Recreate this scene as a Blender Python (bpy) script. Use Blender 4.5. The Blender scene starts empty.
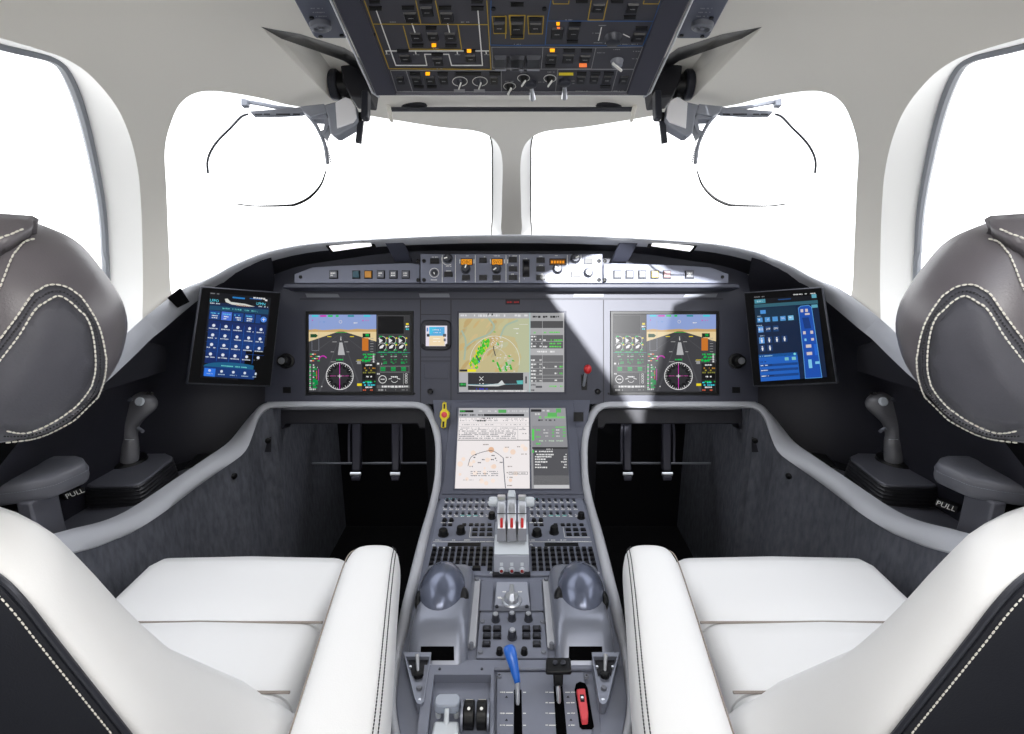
import bpy, bmesh, math, random
from mathutils import Vector, Matrix
from mathutils.bvhtree import BVHTree
from mathutils.geometry import delaunay_2d_cdt

random.seed(7)
SC = bpy.context.scene
COL = SC.collection

# ------------------------------------------------------------------ camera, world, sun, lamps, exposure
PITCH = math.radians(15.0)
FPX = 555.0
CAM = Vector((0, 0, 1.2))
FW = Vector((0, math.cos(PITCH), -math.sin(PITCH)))
UP = Vector((0, math.sin(PITCH), math.cos(PITCH)))
RT = Vector((1, 0, 0))
cam_data = bpy.data.cameras.new('camera')
cam_data.sensor_width = 36.0
cam_data.lens = 36.0 * FPX / 1024.0
cam_data.shift_x = 0.5 / 1024.0
cam_data.clip_start = 0.02
cam = bpy.data.objects.new('camera', cam_data)
cam.location = CAM
cam.rotation_euler = (math.radians(90) - PITCH, 0, 0)
COL.objects.link(cam)
SC.camera = cam
SC.view_settings.view_transform = 'Standard'
SC.view_settings.look = 'None'
SC.view_settings.gamma = 1.0
SC.view_settings.use_curve_mapping = False
SC.view_settings.exposure = 0.0
SC.cycles.max_bounces = 8
SC.cycles.transparent_max_bounces = 16

world = bpy.data.worlds.new('overcast_sky')
SC.world = world
world.use_nodes = True
wn = world.node_tree
bg = wn.nodes['Background']
tc = wn.nodes.new('ShaderNodeTexCoord')
sep = wn.nodes.new('ShaderNodeSeparateXYZ')
ramp = wn.nodes.new('ShaderNodeValToRGB')
ramp.color_ramp.elements[0].position = 0.0
ramp.color_ramp.elements[0].color = (1, 1, 1, 1)
ramp.color_ramp.elements[1].position = 0.75
ramp.color_ramp.elements[1].color = (0.93, 0.95, 1, 1)
wn.links.new(tc.outputs['Generated'], sep.inputs[0])
wn.links.new(sep.outputs['Z'], ramp.inputs[0])
wn.links.new(ramp.outputs[0], bg.inputs['Color'])
bg.inputs['Strength'].default_value = 3.0

SUN_CAM = Vector((0.03, -0.10, 1.0))                    # travel direction in camera axes
SUN_DIR = (RT * SUN_CAM.x + UP * SUN_CAM.y + FW * SUN_CAM.z).normalized()
# narrow spot as the sun, through the added roof opening onto the panel's right
sun_data = bpy.data.lights.new('sun_shaft', 'SPOT')
sun_data.energy = 11500.0
sun_data.spot_size = math.radians(5.2)
sun_data.spot_blend = 0.05
sun_data.shadow_soft_size = 0.04
sun = bpy.data.objects.new('sun_shaft', sun_data)
sun.location = CAM + RT * 0.28 + UP * 0.13 + FW * 1.5 - SUN_DIR * 8.0
sun.rotation_euler = SUN_DIR.to_track_quat('-Z', 'Y').to_euler()
COL.objects.link(sun)
# fill lamp added under the roof, out of view, to brighten the seats
fill_data = bpy.data.lights.new('fill_lamp', 'AREA')
fill_data.shape = 'RECTANGLE'
fill_data.size, fill_data.size_y = 0.9, 0.35
fill_data.energy = 7.5
fill_data.color = (1.0, 0.97, 0.93)
fill_o = bpy.data.objects.new('fill_lamp', fill_data)
fill_o.location = (0, -0.12, 1.46)
fill_o.rotation_euler = (math.radians(22), 0, 0)
COL.objects.link(fill_o)


# ------------------------------------------------------------------ pixel to world helpers
def ray(x, y):
    return RT * ((x - 511.5) / FPX) + UP * ((367.0 - y) / FPX) + FW


def at(x, y, d):
    return CAM + ray(x, y) * d


def on_plane(x, y, p0, n):
    r = ray(x, y)
    return CAM + r * ((p0 - CAM).dot(n) / r.dot(n))


class Frame:
    """A flat panel: pixel -> point on it, h metres proud of it (towards the cockpit)."""
    def __init__(self, p0, n, xa=RT):
        self.p = Vector(p0)
        self.n = Vector(n).normalized()
        if self.n.dot(CAM - self.p) < 0:
            self.n = -self.n
        self.x = (xa - self.n * xa.dot(self.n)).normalized()
        self.y = self.n.cross(self.x)

    def on(self, x, y, h=0.0):
        return on_plane(x, y, self.p, self.n) + self.n * h

    def scale(self, x, y):
        return (self.on(x + 1, y) - self.on(x, y)).length


def frame3(a, b, c):
    return Frame(a, (b - a).cross(c - a))


def catmull(pts, n=6, closed=False):
    pts = [Vector(p) for p in pts]
    m = len(pts)
    out = []
    for i in range(m if closed else m - 1):
        if closed:
            p0, p1, p2, p3 = pts[i - 1], pts[i], pts[(i + 1) % m], pts[(i + 2) % m]
        else:
            p1, p2 = pts[i], pts[i + 1]
            p0 = pts[i - 1] if i else p1 * 2 - p2
            p3 = pts[i + 2] if i + 2 < m else p2 * 2 - p1
        for k in range(n):
            t = k / n
            out.append(0.5 * ((2 * p1) + (p2 - p0) * t + (2 * p0 - 5 * p1 + 4 * p2 - p3) * t * t + (3 * p1 - p0 - 3 * p2 + p3) * t ** 3))
    if not closed:
        out.append(pts[-1])
    return out


# ------------------------------------------------------------------ materials
def lin(c):
    out = []
    for v in c[:3]:
        v = v / 255.0
        out.append(v / 12.92 if v <= 0.04045 else ((v + 0.055) / 1.055) ** 2.4)
    return out


def mat(name, col, rough=0.5, metal=0.0, bump=0.0, bscale=400.0, var=0.0, vscale=30.0, spec=0.5, coat=0.0, emit=0.0, stretch=None):
    m = bpy.data.materials.new(name)
    m.use_nodes = True
    nt = m.node_tree
    b = nt.nodes['Principled BSDF']
    c = lin(col)
    b.inputs['Base Color'].default_value = (*c, 1)
    b.inputs['Roughness'].default_value = rough
    b.inputs['Metallic'].default_value = metal
    b.inputs['Specular IOR Level'].default_value = spec
    b.inputs['Coat Weight'].default_value = coat
    if emit:
        b.inputs['Emission Color'].default_value = (*c, 1)
        b.inputs['Emission Strength'].default_value = emit
    if bump or var:
        t = nt.nodes.new('ShaderNodeTexCoord')
        mp = nt.nodes.new('ShaderNodeMapping')
        if stretch:
            mp.inputs['Scale'].default_value = stretch
        nt.links.new(t.outputs['Object'], mp.inputs[0])
        if bump:
            nz = nt.nodes.new('ShaderNodeTexNoise')
            nz.inputs['Scale'].default_value = bscale
            nz.inputs['Detail'].default_value = 3
            bp = nt.nodes.new('ShaderNodeBump')
            bp.inputs['Strength'].default_value = bump
            bp.inputs['Distance'].default_value = 0.002
            nt.links.new(mp.outputs[0], nz.inputs['Vector'])
            nt.links.new(nz.outputs['Fac'], bp.inputs['Height'])
            nt.links.new(bp.outputs[0], b.inputs['Normal'])
        if var:
            nz = nt.nodes.new('ShaderNodeTexNoise')
            nz.inputs['Scale'].default_value = vscale
            nz.inputs['Detail'].default_value = 4
            rp = nt.nodes.new('ShaderNodeValToRGB')
            rp.color_ramp.elements[0].position = 0.3
            rp.color_ramp.elements[1].position = 0.7
            rp.color_ramp.elements[0].color = (*[v * (1 - var) for v in c], 1)
            rp.color_ramp.elements[1].color = (*[min(1, v * (1 + var)) for v in c], 1)
            nt.links.new(mp.outputs[0], nz.inputs['Vector'])
            nt.links.new(nz.outputs['Fac'], rp.inputs[0])
            nt.links.new(rp.outputs[0], b.inputs['Base Color'])
    return m


M = dict(
    lining=mat('cabin_lining', (230, 227, 219), 0.75, bump=0.05, bscale=900),
    white_leather=mat('white_leather', (236, 236, 236), 0.5, bump=0.10, bscale=600),
    black_leather=mat('black_leather', (30, 32, 40), 0.55, bump=0.12, bscale=600),
    grey_leather=mat('grey_leather', (98, 94, 99), 0.38, spec=0.8, bump=0.12, bscale=600, var=0.06),
    grey_leather2=mat('grey_leather_inset', (74, 74, 82), 0.6, bump=0.18, bscale=500, var=0.08),
    thread=mat('stitch_thread', (225, 222, 212), 0.7),
    dark_thread=mat('dark_thread', (40, 40, 44), 0.7),
    seam=mat('seam_line', (150, 140, 132), 0.8),
    panel=mat('panel_paint', (56, 58, 71), 0.5, bump=0.04, bscale=1500),
    dash=mat('dash_moulding', (28, 28, 37), 0.55, bump=0.06, bscale=900),
    soffit=mat('soffit_moulding', (30, 30, 37), 0.6, bump=0.05, bscale=900),
    rail=mat('rail_paint', (176, 178, 184), 0.42, bump=0.04, bscale=900),
    fcu=mat('control_panel_paint', (104, 108, 124), 0.45, bump=0.03, bscale=1500),
    ped=mat('pedestal_paint', (112, 116, 130), 0.4, bump=0.03, bscale=1500),
    ped_metal=mat('pedestal_satin_metal', (122, 126, 138), 0.32, metal=0.35),
    silver=mat('brushed_silver', (205, 208, 214), 0.3, metal=0.8),
    light_grey=mat('light_grey_plastic', (196, 202, 208), 0.4),
    mid_grey=mat('mid_grey_plastic', (112, 115, 124), 0.45),
    console=mat('console_plastic', (84, 85, 93), 0.4, bump=0.05, bscale=1200),
    black=mat('black_plastic', (11, 11, 13), 0.42, spec=0.3),
    black_matt=mat('black_tape', (8, 8, 9), 0.95, spec=0.0),
    key=mat('key_plastic', (18, 18, 22), 0.35, spec=0.35),
    gunmetal=mat('gunmetal', (52, 54, 62), 0.38, metal=0.3),
    stick=mat('stick_grip', (96, 96, 100), 0.33, coat=0.2),
    rubber=mat('boot_rubber', (34, 34, 38), 0.4),
    tablet_black=mat('tablet_black', (6, 6, 8), 0.5, spec=0.08),
    carpet=mat('carpet_wall', (92, 94, 102), 0.95, bump=0.6, bscale=260, var=0.22, vscale=90, spec=0.1, stretch=(1, 1, 0.35)),
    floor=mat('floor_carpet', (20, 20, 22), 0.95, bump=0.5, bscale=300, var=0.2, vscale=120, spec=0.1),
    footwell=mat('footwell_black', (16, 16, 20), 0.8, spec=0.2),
    pedal=mat('pedal_metal', (58, 58, 70), 0.45, metal=0.2),
    ovh=mat('overhead_paint', (60, 60, 68), 0.5, bump=0.03, bscale=1500),
    ovh_frame=mat('overhead_frame_paint', (50, 50, 62), 0.45),
    line_yellow=mat('yellow_line', (176, 146, 40), 0.6),
    line_white=mat('white_line', (226, 226, 222), 0.6),
    line_grey=mat('grey_line', (150, 150, 152), 0.6),
    line_blue=mat('blue_line', (44, 92, 150), 0.6),
    yellow=mat('yellow_enamel', (226, 206, 30), 0.4),
    red=mat('red_enamel', (190, 24, 28), 0.35, coat=0.3),
    salmon=mat('salmon_red', (214, 70, 78), 0.5),
    dark_red=mat('dark_red_lens', (120, 14, 18), 0.25),
    blue=mat('blue_grip', (28, 96, 190), 0.32, coat=0.2),
    amber_on=mat('amber_lamp', (255, 172, 0), 0.4, emit=0.9),
    orange_on=mat('orange_lamp', (235, 120, 60), 0.4, emit=0.7),
    amber_key=mat('amber_key', (190, 130, 40), 0.4),
    teal_key=mat('teal_key', (30, 72, 86), 0.4),
    legend_key=mat('grey_key', (100, 102, 110), 0.4),
    lamp=mat('lamp_lens', (255, 255, 255), 0.4, emit=1.0),
    reveal=mat('window_reveal_sky_lit', (246, 246, 244), 0.6),  # lining tone lifted to white for the sky's light on it
    slope=mat('slope_panel_lit', (78, 81, 95), 0.45, bump=0.03, bscale=1500),  # panel paint lightened for the light falling on the slope
    vent=mat('vent_plate_paint', (78, 83, 100), 0.45),
    gasket=mat('window_gasket', (146, 150, 157), 0.5),
    gasket_dark=mat('window_gasket_dark', (46, 44, 42), 0.6),
    groove=mat('panel_groove', (20, 20, 26), 0.7),
    hud=mat('hud_grey', (128, 132, 142), 0.45),
    hud_light=mat('hud_light', (226, 226, 230), 0.4),
)


def glass_mat():
    m = bpy.data.materials.new('window_glass')
    m.use_nodes = True
    nt = m.node_tree
    nt.nodes.clear()
    o = nt.nodes.new('ShaderNodeOutputMaterial')
    mx = nt.nodes.new('ShaderNodeMixShader')
    tr = nt.nodes.new('ShaderNodeBsdfTransparent')
    tr.inputs[0].default_value = (0.98, 0.985, 0.99, 1)
    gl = nt.nodes.new('ShaderNodeBsdfGlossy')
    gl.inputs['Roughness'].default_value = 0.02
    mx.inputs[0].default_value = 0.04
    nt.links.new(tr.outputs[0], mx.inputs[1])
    nt.links.new(gl.outputs[0], mx.inputs[2])
    nt.links.new(mx.outputs[0], o.inputs[0])
    return m


def screen_mat(name, strength=1.0, gloss=0.04):
    m = bpy.data.materials.new(name)
    m.use_nodes = True
    nt = m.node_tree
    b = nt.nodes['Principled BSDF']
    b.inputs['Base Color'].default_value = (0.003, 0.003, 0.004, 1)
    b.inputs['Roughness'].default_value = 0.35
    b.inputs['Specular IOR Level'].default_value = gloss * 4
    a = nt.nodes.new('ShaderNodeVertexColor')
    a.layer_name = 'Col'
    nt.links.new(a.outputs['Color'], b.inputs['Emission Color'])
    b.inputs['Emission Strength'].default_value = strength
    return m


M['glass'] = glass_mat()
M['screen'] = screen_mat('display_image')


# ------------------------------------------------------------------ object builders
def tag(o, label=None, cat=None, group=None, kind=None):
    if label:
        o['label'] = label
    if cat:
        o['category'] = cat
    if group:
        o['group'] = group
    if kind:
        o['kind'] = kind
    return o


def thing(name, label, cat, loc, group=None):
    o = bpy.data.objects.new(name, None)
    o.empty_display_size = 0.02
    o.location = loc
    COL.objects.link(o)
    return tag(o, label, cat, group)


def absloc(o):
    v = Vector(o.location)
    while o.parent:
        o = o.parent
        v = v + Vector(o.location)
    return v


class MB:
    def __init__(self):
        self.v, self.f, self.c, self.mi = [], [], [], []
        self.cur = 0

    def face(self, idx, col=None):
        self.f.append(tuple(idx))
        self.c.append(col)
        self.mi.append(self.cur)

    def poly(self, pts, col=None):
        n = len(self.v)
        self.v += [Vector(p) for p in pts]
        self.face(range(n, n + len(pts)), col)
        return self

    def prism(self, pts, vec, inset=1.0):
        """closed solid: polygon pts pushed along vec; the far face scaled about its middle by inset"""
        pts = [Vector(p) for p in pts]
        vec = Vector(vec)
        c = sum(pts, Vector()) / len(pts)
        n, k = len(self.v), len(pts)
        self.v += pts + [c + (p - c) * inset + vec for p in pts]
        self.face(range(n + k - 1, n - 1, -1))
        self.face(range(n + k, n + 2 * k))
        for i in range(k):
            j = (i + 1) % k
            self.face((n + i, n + j, n + k + j, n + k + i))
        return self

    def box(self, c, sx, sy, sz):
        c = Vector(c)
        p = [c + Vector((a * sx / 2, b * sy / 2, -sz / 2)) for a, b in ((-1, -1), (1, -1), (1, 1), (-1, 1))]
        return self.prism(p, (0, 0, sz))

    def loft(self, rings, closed=True, cap=True):
        n = len(self.v)
        k = len(rings[0])
        for r in rings:
            self.v += [Vector(p) for p in r]
        for a in range(len(rings) - 1):
            for i in range(k if closed else k - 1):
                j = (i + 1) % k
                self.face((n + a * k + i, n + a * k + j, n + (a + 1) * k + j, n + (a + 1) * k + i))
        if cap and closed:
            self.face(range(n + k - 1, n - 1, -1))
            e = n + (len(rings) - 1) * k
            self.face(range(e, e + k))
        return self

    def tube(self, pts, r, seg=8, closed=False, flat=1.0):
        pts = [Vector(p) for p in pts]
        m = len(pts)
        rings = []
        prev = None
        for i, p in enumerate(pts):
            if closed:
                t = pts[(i + 1) % m] - pts[i - 1]
            else:
                t = pts[min(i + 1, m - 1)] - pts[max(i - 1, 0)]
            t.normalize()
            if prev is None:
                a = Vector((0, 0, 1)) if abs(t.z) < 0.9 else Vector((1, 0, 0))
                nrm = (a - t * a.dot(t)).normalized()
            else:
                nrm = prev - t * prev.dot(t)
                nrm = nrm.normalized() if nrm.length > 1e-6 else prev
            prev = nrm
            b = t.cross(nrm)
            rr = r[i] if isinstance(r, (list, tuple)) else r
            rings.append([p + nrm * (math.cos(2 * math.pi * k / seg) * rr) + b * (math.sin(2 * math.pi * k / seg) * rr * flat) for k in range(seg)])
        if closed:
            rings.append(rings[0])
        return self.loft(rings, cap=not closed)

    def lathe(self, base, axis, prof, seg=20):
        """prof = [(height along axis, radius)...]"""
        axis = Vector(axis).normalized()
        a = Vector((1, 0, 0)) if abs(axis.x) < 0.8 else Vector((0, 1, 0))
        x = (a - axis * a.dot(axis)).normalized()
        y = axis.cross(x)
        base = Vector(base)
        rings = [[base + axis * h + (x * math.cos(2 * math.pi * k / seg) + y * math.sin(2 * math.pi * k / seg)) * max(r, 1e-5) for k in range(seg)] for h, r in prof]
        return self.loft(rings)

    def ell(self, c, ax, ay, az, nu=20, nv=12):
        """ellipsoid with semi-axis vectors"""
        c = Vector(c)
        rings = []
        for i in range(nv + 1):
            ph = math.pi * (i / nv) - math.pi / 2
            ph = max(-math.pi / 2 + 0.01, min(math.pi / 2 - 0.01, ph))
            rings.append([c + ax * (math.cos(ph) * math.cos(2 * math.pi * k / nu)) + ay * (math.cos(ph) * math.sin(2 * math.pi * k / nu)) + az * math.sin(ph) for k in range(nu)])
        return self.loft(rings)

    def build(self, name, m, parent=None, smooth=35, bevel=0.0, bseg=2, sub=0, label=None, solid=0.0, fix=True, keep=False):
        cen = Vector(((min(p.x for p in self.v) + max(p.x for p in self.v)) / 2,
                      (min(p.y for p in self.v) + max(p.y for p in self.v)) / 2,
                      (min(p.z for p in self.v) + max(p.z for p in self.v)) / 2))
        me = bpy.data.meshes.new(name)
        me.from_pydata([p - cen for p in self.v], [], self.f)
        for mm in (m if isinstance(m, (list, tuple)) else [m]):
            me.materials.append(M[mm] if isinstance(mm, str) else mm)
        for p, i in zip(me.polygons, self.mi):
            p.material_index = i
        if any(c is not None for c in self.c):
            ca = me.color_attributes.new('Col', 'FLOAT_COLOR', 'CORNER')
            for p, c in zip(me.polygons, self.c):
                cc = (*lin(c or (0, 0, 0)), 1)
                for li in p.loop_indices:
                    ca.data[li].color = cc
        if fix:
            bm = bmesh.new()
            bm.from_mesh(me)
            bmesh.ops.recalc_face_normals(bm, faces=bm.faces)
            bm.to_mesh(me)
            bm.free()
        if smooth:
            me.shade_smooth()
            if smooth < 180 and not sub:
                me.set_sharp_from_angle(angle=math.radians(smooth))
        o = bpy.data.objects.new(name, me)
        COL.objects.link(o)
        if parent:
            o.parent = parent
            o.location = cen - absloc(parent)
        else:
            o.location = cen
        if solid:
            md = o.modifiers.new('solid', 'SOLIDIFY')
            md.thickness = solid
            md.offset = 0
        if bevel:
            md = o.modifiers.new('bevel', 'BEVEL')
            md.width = bevel
            md.segments = bseg
            md.limit_method = 'ANGLE'
            md.angle_limit = math.radians(35)
            md.harden_normals = False
        if sub:
            md = o.modifiers.new('sub', 'SUBSURF')
            md.levels = sub
            md.render_levels = sub
        if label:
            o['label'] = label
        return o


def bvh_of(o):
    dg = bpy.context.evaluated_depsgraph_get()
    dg.update()
    ev = o.evaluated_get(dg)
    me = ev.to_mesh()
    off = absloc(o)
    t = BVHTree.FromPolygons([v.co + off for v in me.vertices], [list(p.vertices) for p in me.polygons])
    ev.to_mesh_clear()
    return t


_txt = {}


def text_tris(s, bold=0.0):
    if s in _txt:
        return _txt[s]
    cu = bpy.data.curves.new('lettering', 'FONT')
    cu.body = s
    cu.resolution_u = 2
    cu.offset = bold
    ob = bpy.data.objects.new('lettering', cu)
    me = ob.to_mesh()
    me.calc_loop_triangles()
    v = [(p.co.x, p.co.y) for p in me.vertices]
    t = [tuple(x.vertices) for x in me.loop_triangles]
    ob.to_mesh_clear()
    bpy.data.objects.remove(ob)
    bpy.data.curves.remove(cu)
    _txt[s] = (v, t)
    return v, t


class Canvas:
    """flat artwork on a surface: fn(x, y, h) -> world; coordinates are whatever fn understands (y down)"""
    def __init__(self, fn, h0=0.0006, step=0.00006):
        self.fn, self.h, self.step, self.mb = fn, h0, step, MB()

    def lay(self):
        self.h += self.step

    def poly(self, pts, col):
        self.mb.poly([self.fn(x, y, self.h) for x, y in pts], col)

    def rect(self, x0, y0, x1, y1, col):
        self.poly([(x0, y0), (x1, y0), (x1, y1), (x0, y1)], col)

    def frame(self, x0, y0, x1, y1, w, col):
        self.line([(x0, y0), (x1, y0), (x1, y1), (x0, y1), (x0, y0)], w, col)

    def line(self, pts, w, col):
        for (ax, ay), (bx, by) in zip(pts, pts[1:]):
            l = math.hypot(bx - ax, by - ay) or 1
            nx, ny = -(by - ay) / l * w / 2, (bx - ax) / l * w / 2
            ex, ey = (bx - ax) / l * w * 0.3, (by - ay) / l * w * 0.3
            self.poly([(ax - ex + nx, ay - ey + ny), (bx + ex + nx, by + ey + ny), (bx + ex - nx, by + ey - ny), (ax - ex - nx, ay - ey - ny)], col)

    def disc(self, x, y, r, col, n=20, sx=1.0):
        self.poly([(x + r * sx * math.cos(2 * math.pi * k / n), y + r * math.sin(2 * math.pi * k / n)) for k in range(n)], col)

    def arc(self, x, y, r, w, col, a0=0, a1=360, n=32):
        p = [(x + r * math.cos(math.radians(a0 + (a1 - a0) * k / n)), y + r * math.sin(math.radians(a0 + (a1 - a0) * k / n))) for k in range(n + 1)]
        self.line(p, w, col)

    def scrib(self, x0, y, x1, h, col, dens=0.8, seed=None):
        """a line of lettering too small to read"""
        r = random.Random(seed if seed is not None else int(x0 * 13 + y * 7 + x1))
        x = x0
        while x < x1:
            w = h * r.uniform(0.4, 1.5)
            if r.random() < dens:
                self.rect(x, y, min(x + w, x1), y + h * r.uniform(0.75, 1.0), col)
            x += w + h * r.uniform(0.15, 0.4)

    def text(self, s, x, y, size, col, align='l'):
        v, t = text_tris(s)
        mx = max(p[0] for p in v) if v else 0
        ox = 0 if align == 'l' else (-mx * size / 2 if align == 'c' else -mx * size)
        for tri in t:
            self.poly([(x + ox + v[i][0] * size, y - v[i][1] * size) for i in tri], col)

    def build(self, name, parent, m='screen'):
        return self.mb.build(name, m, parent, smooth=0, fix=False)


def mirror_px(pts, s):
    return [((1023 - p[0]) if s > 0 else p[0],) + tuple(p[1:]) for p in pts]


def X(x, s):
    return 1023 - x if s > 0 else x


SIDES = ((-1, 'left'), (1, 'right'))
#@@STRUCTURE@@

# ================================================================== SETTING: cabin lining (canopy), windows, floor
AX, AY, AZ, EXP, Z0 = 0.97, 2.02, 0.55, 2.2, -0.25


def shell_t(d):
    """distance along direction d from the eye to the cabin lining"""
    lo, hi = 0.0, 12.0
    for _ in range(44):
        t = (lo + hi) / 2
        p = d * t
        f = abs(p.x / AX) ** EXP + (max(p.y, 0) / AY) ** EXP + abs((p.z - Z0) / AZ) ** EXP
        if f > 1:
            hi = t
        else:
            lo = t
    return lo


def shell_px(x, y, extra=0.0):
    d = ray(x, y).normalized()
    return CAM + d * (shell_t(d) + extra)


def azel_of(d):
    """unroll directions about the forward axis (degrees from straight ahead)"""
    th = math.degrees(math.acos(max(-1, min(1, d.y))))
    l = math.hypot(d.x, d.z) or 1e-9
    return Vector((th * d.x / l, th * d.z / l))


def azel(x, y):
    return azel_of(ray(x, y).normalized())


def azel_dir(a, e):
    th = math.radians(math.hypot(a, e))
    l = math.hypot(a, e) or 1e-9
    return Vector((math.sin(th) * a / l, math.cos(th), math.sin(th) * e / l))


# outlines of the openings in the lining (a) and of the glass gasket further out (b), left side
WS_A = [(169, 250), (166.5, 190), (165, 150), (171, 123), (181, 103), (196.5, 93), (219, 91.5), (260, 98), (294, 106), (345, 112), (394, 120), (438, 127), (472, 130.5), (489, 136), (499, 147), (502.5, 165), (502, 200), (501, 225), (497, 238), (450, 239), (400, 240.5), (330, 245), (280, 252), (230, 271), (200, 287), (184, 296), (172, 295)]
WS_B = [(166, 250), (163, 190), (162, 150), (167, 120), (178, 100), (194, 90), (218, 88), (260, 95), (294, 103), (345, 109), (394, 117), (438, 124), (470, 127), (486, 131), (491.5, 142), (492, 165), (492, 200), (491.5, 226), (487, 239.5), (450, 240.5), (400, 242), (330, 246.5), (280, 253.5), (230, 272.5), (198, 289), (182, 298), (169, 297)]
SW_A = [(142.5, 250), (141, 205), (138, 171), (130, 137), (116, 106), (92, 77), (68, 60), (41, 50), (0, 38), (-90, 12), (-230, -30), (-360, -60), (-440, -40), (-470, 60), (-470, 300), (-440, 420), (-340, 455), (-200, 438), (0, 415), (90, 397), (137, 362), (142.5, 310)]
SW_B = [(105, 250), (101.5, 205), (92, 154), (82, 113), (72, 84), (62, 65), (50, 56.5), (32, 51.5), (0, 44), (-90, 20), (-230, -20), (-350, -46), (-425, -30), (-455, 60), (-455, 300), (-430, 410), (-335, 443), (-200, 426), (0, 405), (70, 392), (103, 370), (107, 310)]
SUNPOLY = [(551, 289), (602, 266), (614, 266), (702, 294), (664, 308), (637, 400)]   # lit patch on the panel
PANEL_D = 1.5


def added_opening_ring():  # outline cast back from the lit patch, for an opening added there
    out = []
    dense = []
    for i, (x, y) in enumerate(SUNPOLY):
        x2, y2 = SUNPOLY[(i + 1) % len(SUNPOLY)]
        dense += [(x + (x2 - x) * k / 8, y + (y2 - y) * k / 8) for k in range(8)]
    for x, y in dense:
        p = at(x, y, PANEL_D)
        d = -SUN_DIR
        lo, hi = 0.0, 4.0
        for _ in range(40):
            t = (lo + hi) / 2
            q = p + d * t - CAM
            f = abs(q.x / AX) ** EXP + (max(q.y, 0) / AY) ** EXP + abs((q.z - Z0) / AZ) ** EXP
            if f > 1:
                hi = t
            else:
                lo = t
        out.append(p + d * lo)
    return out


SUN_OPENING = added_opening_ring()
# recess for the folded head-up projector, one each side of the overhead panel
HR = [(261, 27), (300, 34), (345, 48), (365, 62), (376, 97), (360, 104), (333, 101)]


def build_shell():
    loops = []
    for s in (-1, 1):
        for o in (WS_A, SW_A):
            loops.append([azel(p.x, p.y) for p in catmull([(X(x, s), y, 0) for x, y in o], 6, True)])
        loops.append([azel(X(x, s), y) for x, y in HR])
    loops.append([azel_of((p - CAM).normalized()) for p in SUN_OPENING])
    ST = 2.0

    def inside(p, loop):
        c = False
        n = len(loop)
        for i in range(n):
            a, b = loop[i], loop[(i + 1) % n]
            if (a.y > p.y) != (b.y > p.y) and p.x < (b.x - a.x) * (p.y - a.y) / (b.y - a.y) + a.x:
                c = not c
        return c

    verts, edges = [], []
    for lp in loops:
        n = len(verts)
        verts += lp
        edges += [(n + i, n + (i + 1) % len(lp)) for i in range(len(lp))]
    allp = [p for lp in loops for p in lp]
    for i in range(-84, 85):
        for j in range(-26, 85):
            p = Vector((i * ST + 0.013 * (j % 3), j * ST + 0.011 * (i % 3)))
            if p.length > 168:
                continue
            if any(inside(p, lp) for lp in loops):
                continue
            if min((p - q).length_squared for q in allp) < 0.5:
                continue
            verts.append(p)
    vv, _, ff, *_ = delaunay_2d_cdt(verts, edges, [], 0, 1e-5)
    mb = MB()
    crease = [azel(x, y) for x, y in ((20, -60), (58, 0), (102, 27), (143, 58), (178, 89))]

    def ridge(p):
        """the side-window header stands slightly proud of the roof, along a soft crease"""
        q = Vector((-abs(p.x), p.y))
        best, side, along = 1e9, 0, 1.0
        n = len(crease)
        for i, (a, b) in enumerate(zip(crease, crease[1:])):
            ab = b - a
            t = max(0, min(1, (q - a).dot(ab) / ab.length_squared))
            d = (q - a - ab * t).length
            if d < best:
                best = d
                side = -1 if (ab.x * (q.y - a.y) - ab.y * (q.x - a.x)) < 0 else 1
                along = 1 - max(0, (i + t) - (n - 2.2)) / 1.2
        if side > 0 or along <= 0:
            return 0.0
        k = min(1, best / 4.5)
        fade = max(0, 1 - max(0, best - 5) / 14)
        return -0.02 * along * (k * k * (3 - 2 * k)) * fade
    mb.v = [CAM + azel_dir(p.x, p.y) * (shell_t(azel_dir(p.x, p.y)) + ridge(p)) for p in vv]
    for f in ff:
        c = sum((vv[i] for i in f), Vector((0, 0))) / len(f)
        if any(inside(c, lp) for lp in loops):
            continue
        q = [mb.v[i] for i in f]
        if min(p.z for p in q) < 0.93 + 0.25 * min(0.3, max(0, min(p.y for p in q) - 1.0)) or max(p.y for p in q) < -1.15:
            continue
        mb.face(f)
    o = mb.build('ceiling', 'lining', smooth=180)
    tag(o, 'pale grey cabin lining arching over the cockpit with window openings', None, None, 'structure')


build_shell()


def pane(name, loop, label, parent=None):
    """glass following the fuselage curve, from a closed list of world points"""
    c = sum(loop, Vector()) / len(loop)
    n = len(loop)
    mb = MB()
    rings = []
    for k in range(1, 7):
        ring = []
        for p in loop:
            q = c.lerp(p, k / 6)
            d = (q - CAM).normalized()
            tt = (p - CAM).length - shell_t((p - CAM).normalized())
            ring.append(CAM + d * (shell_t(d) + tt))
        rings.append(ring)
    mb.v = [CAM + (c - CAM).normalized() * (shell_t((c - CAM).normalized()) + 0.06)] + [p for r in rings for p in r]
    for i in range(n):
        mb.face((0, 1 + i, 1 + (i + 1) % n))
        for k in range(5):
            a = 1 + k * n
            mb.face((a + i, a + n + i, a + n + (i + 1) % n, a + (i + 1) % n))
    o = mb.build(name, 'glass', parent, smooth=180)
    return tag(o, label, None, None, 'structure')


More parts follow.
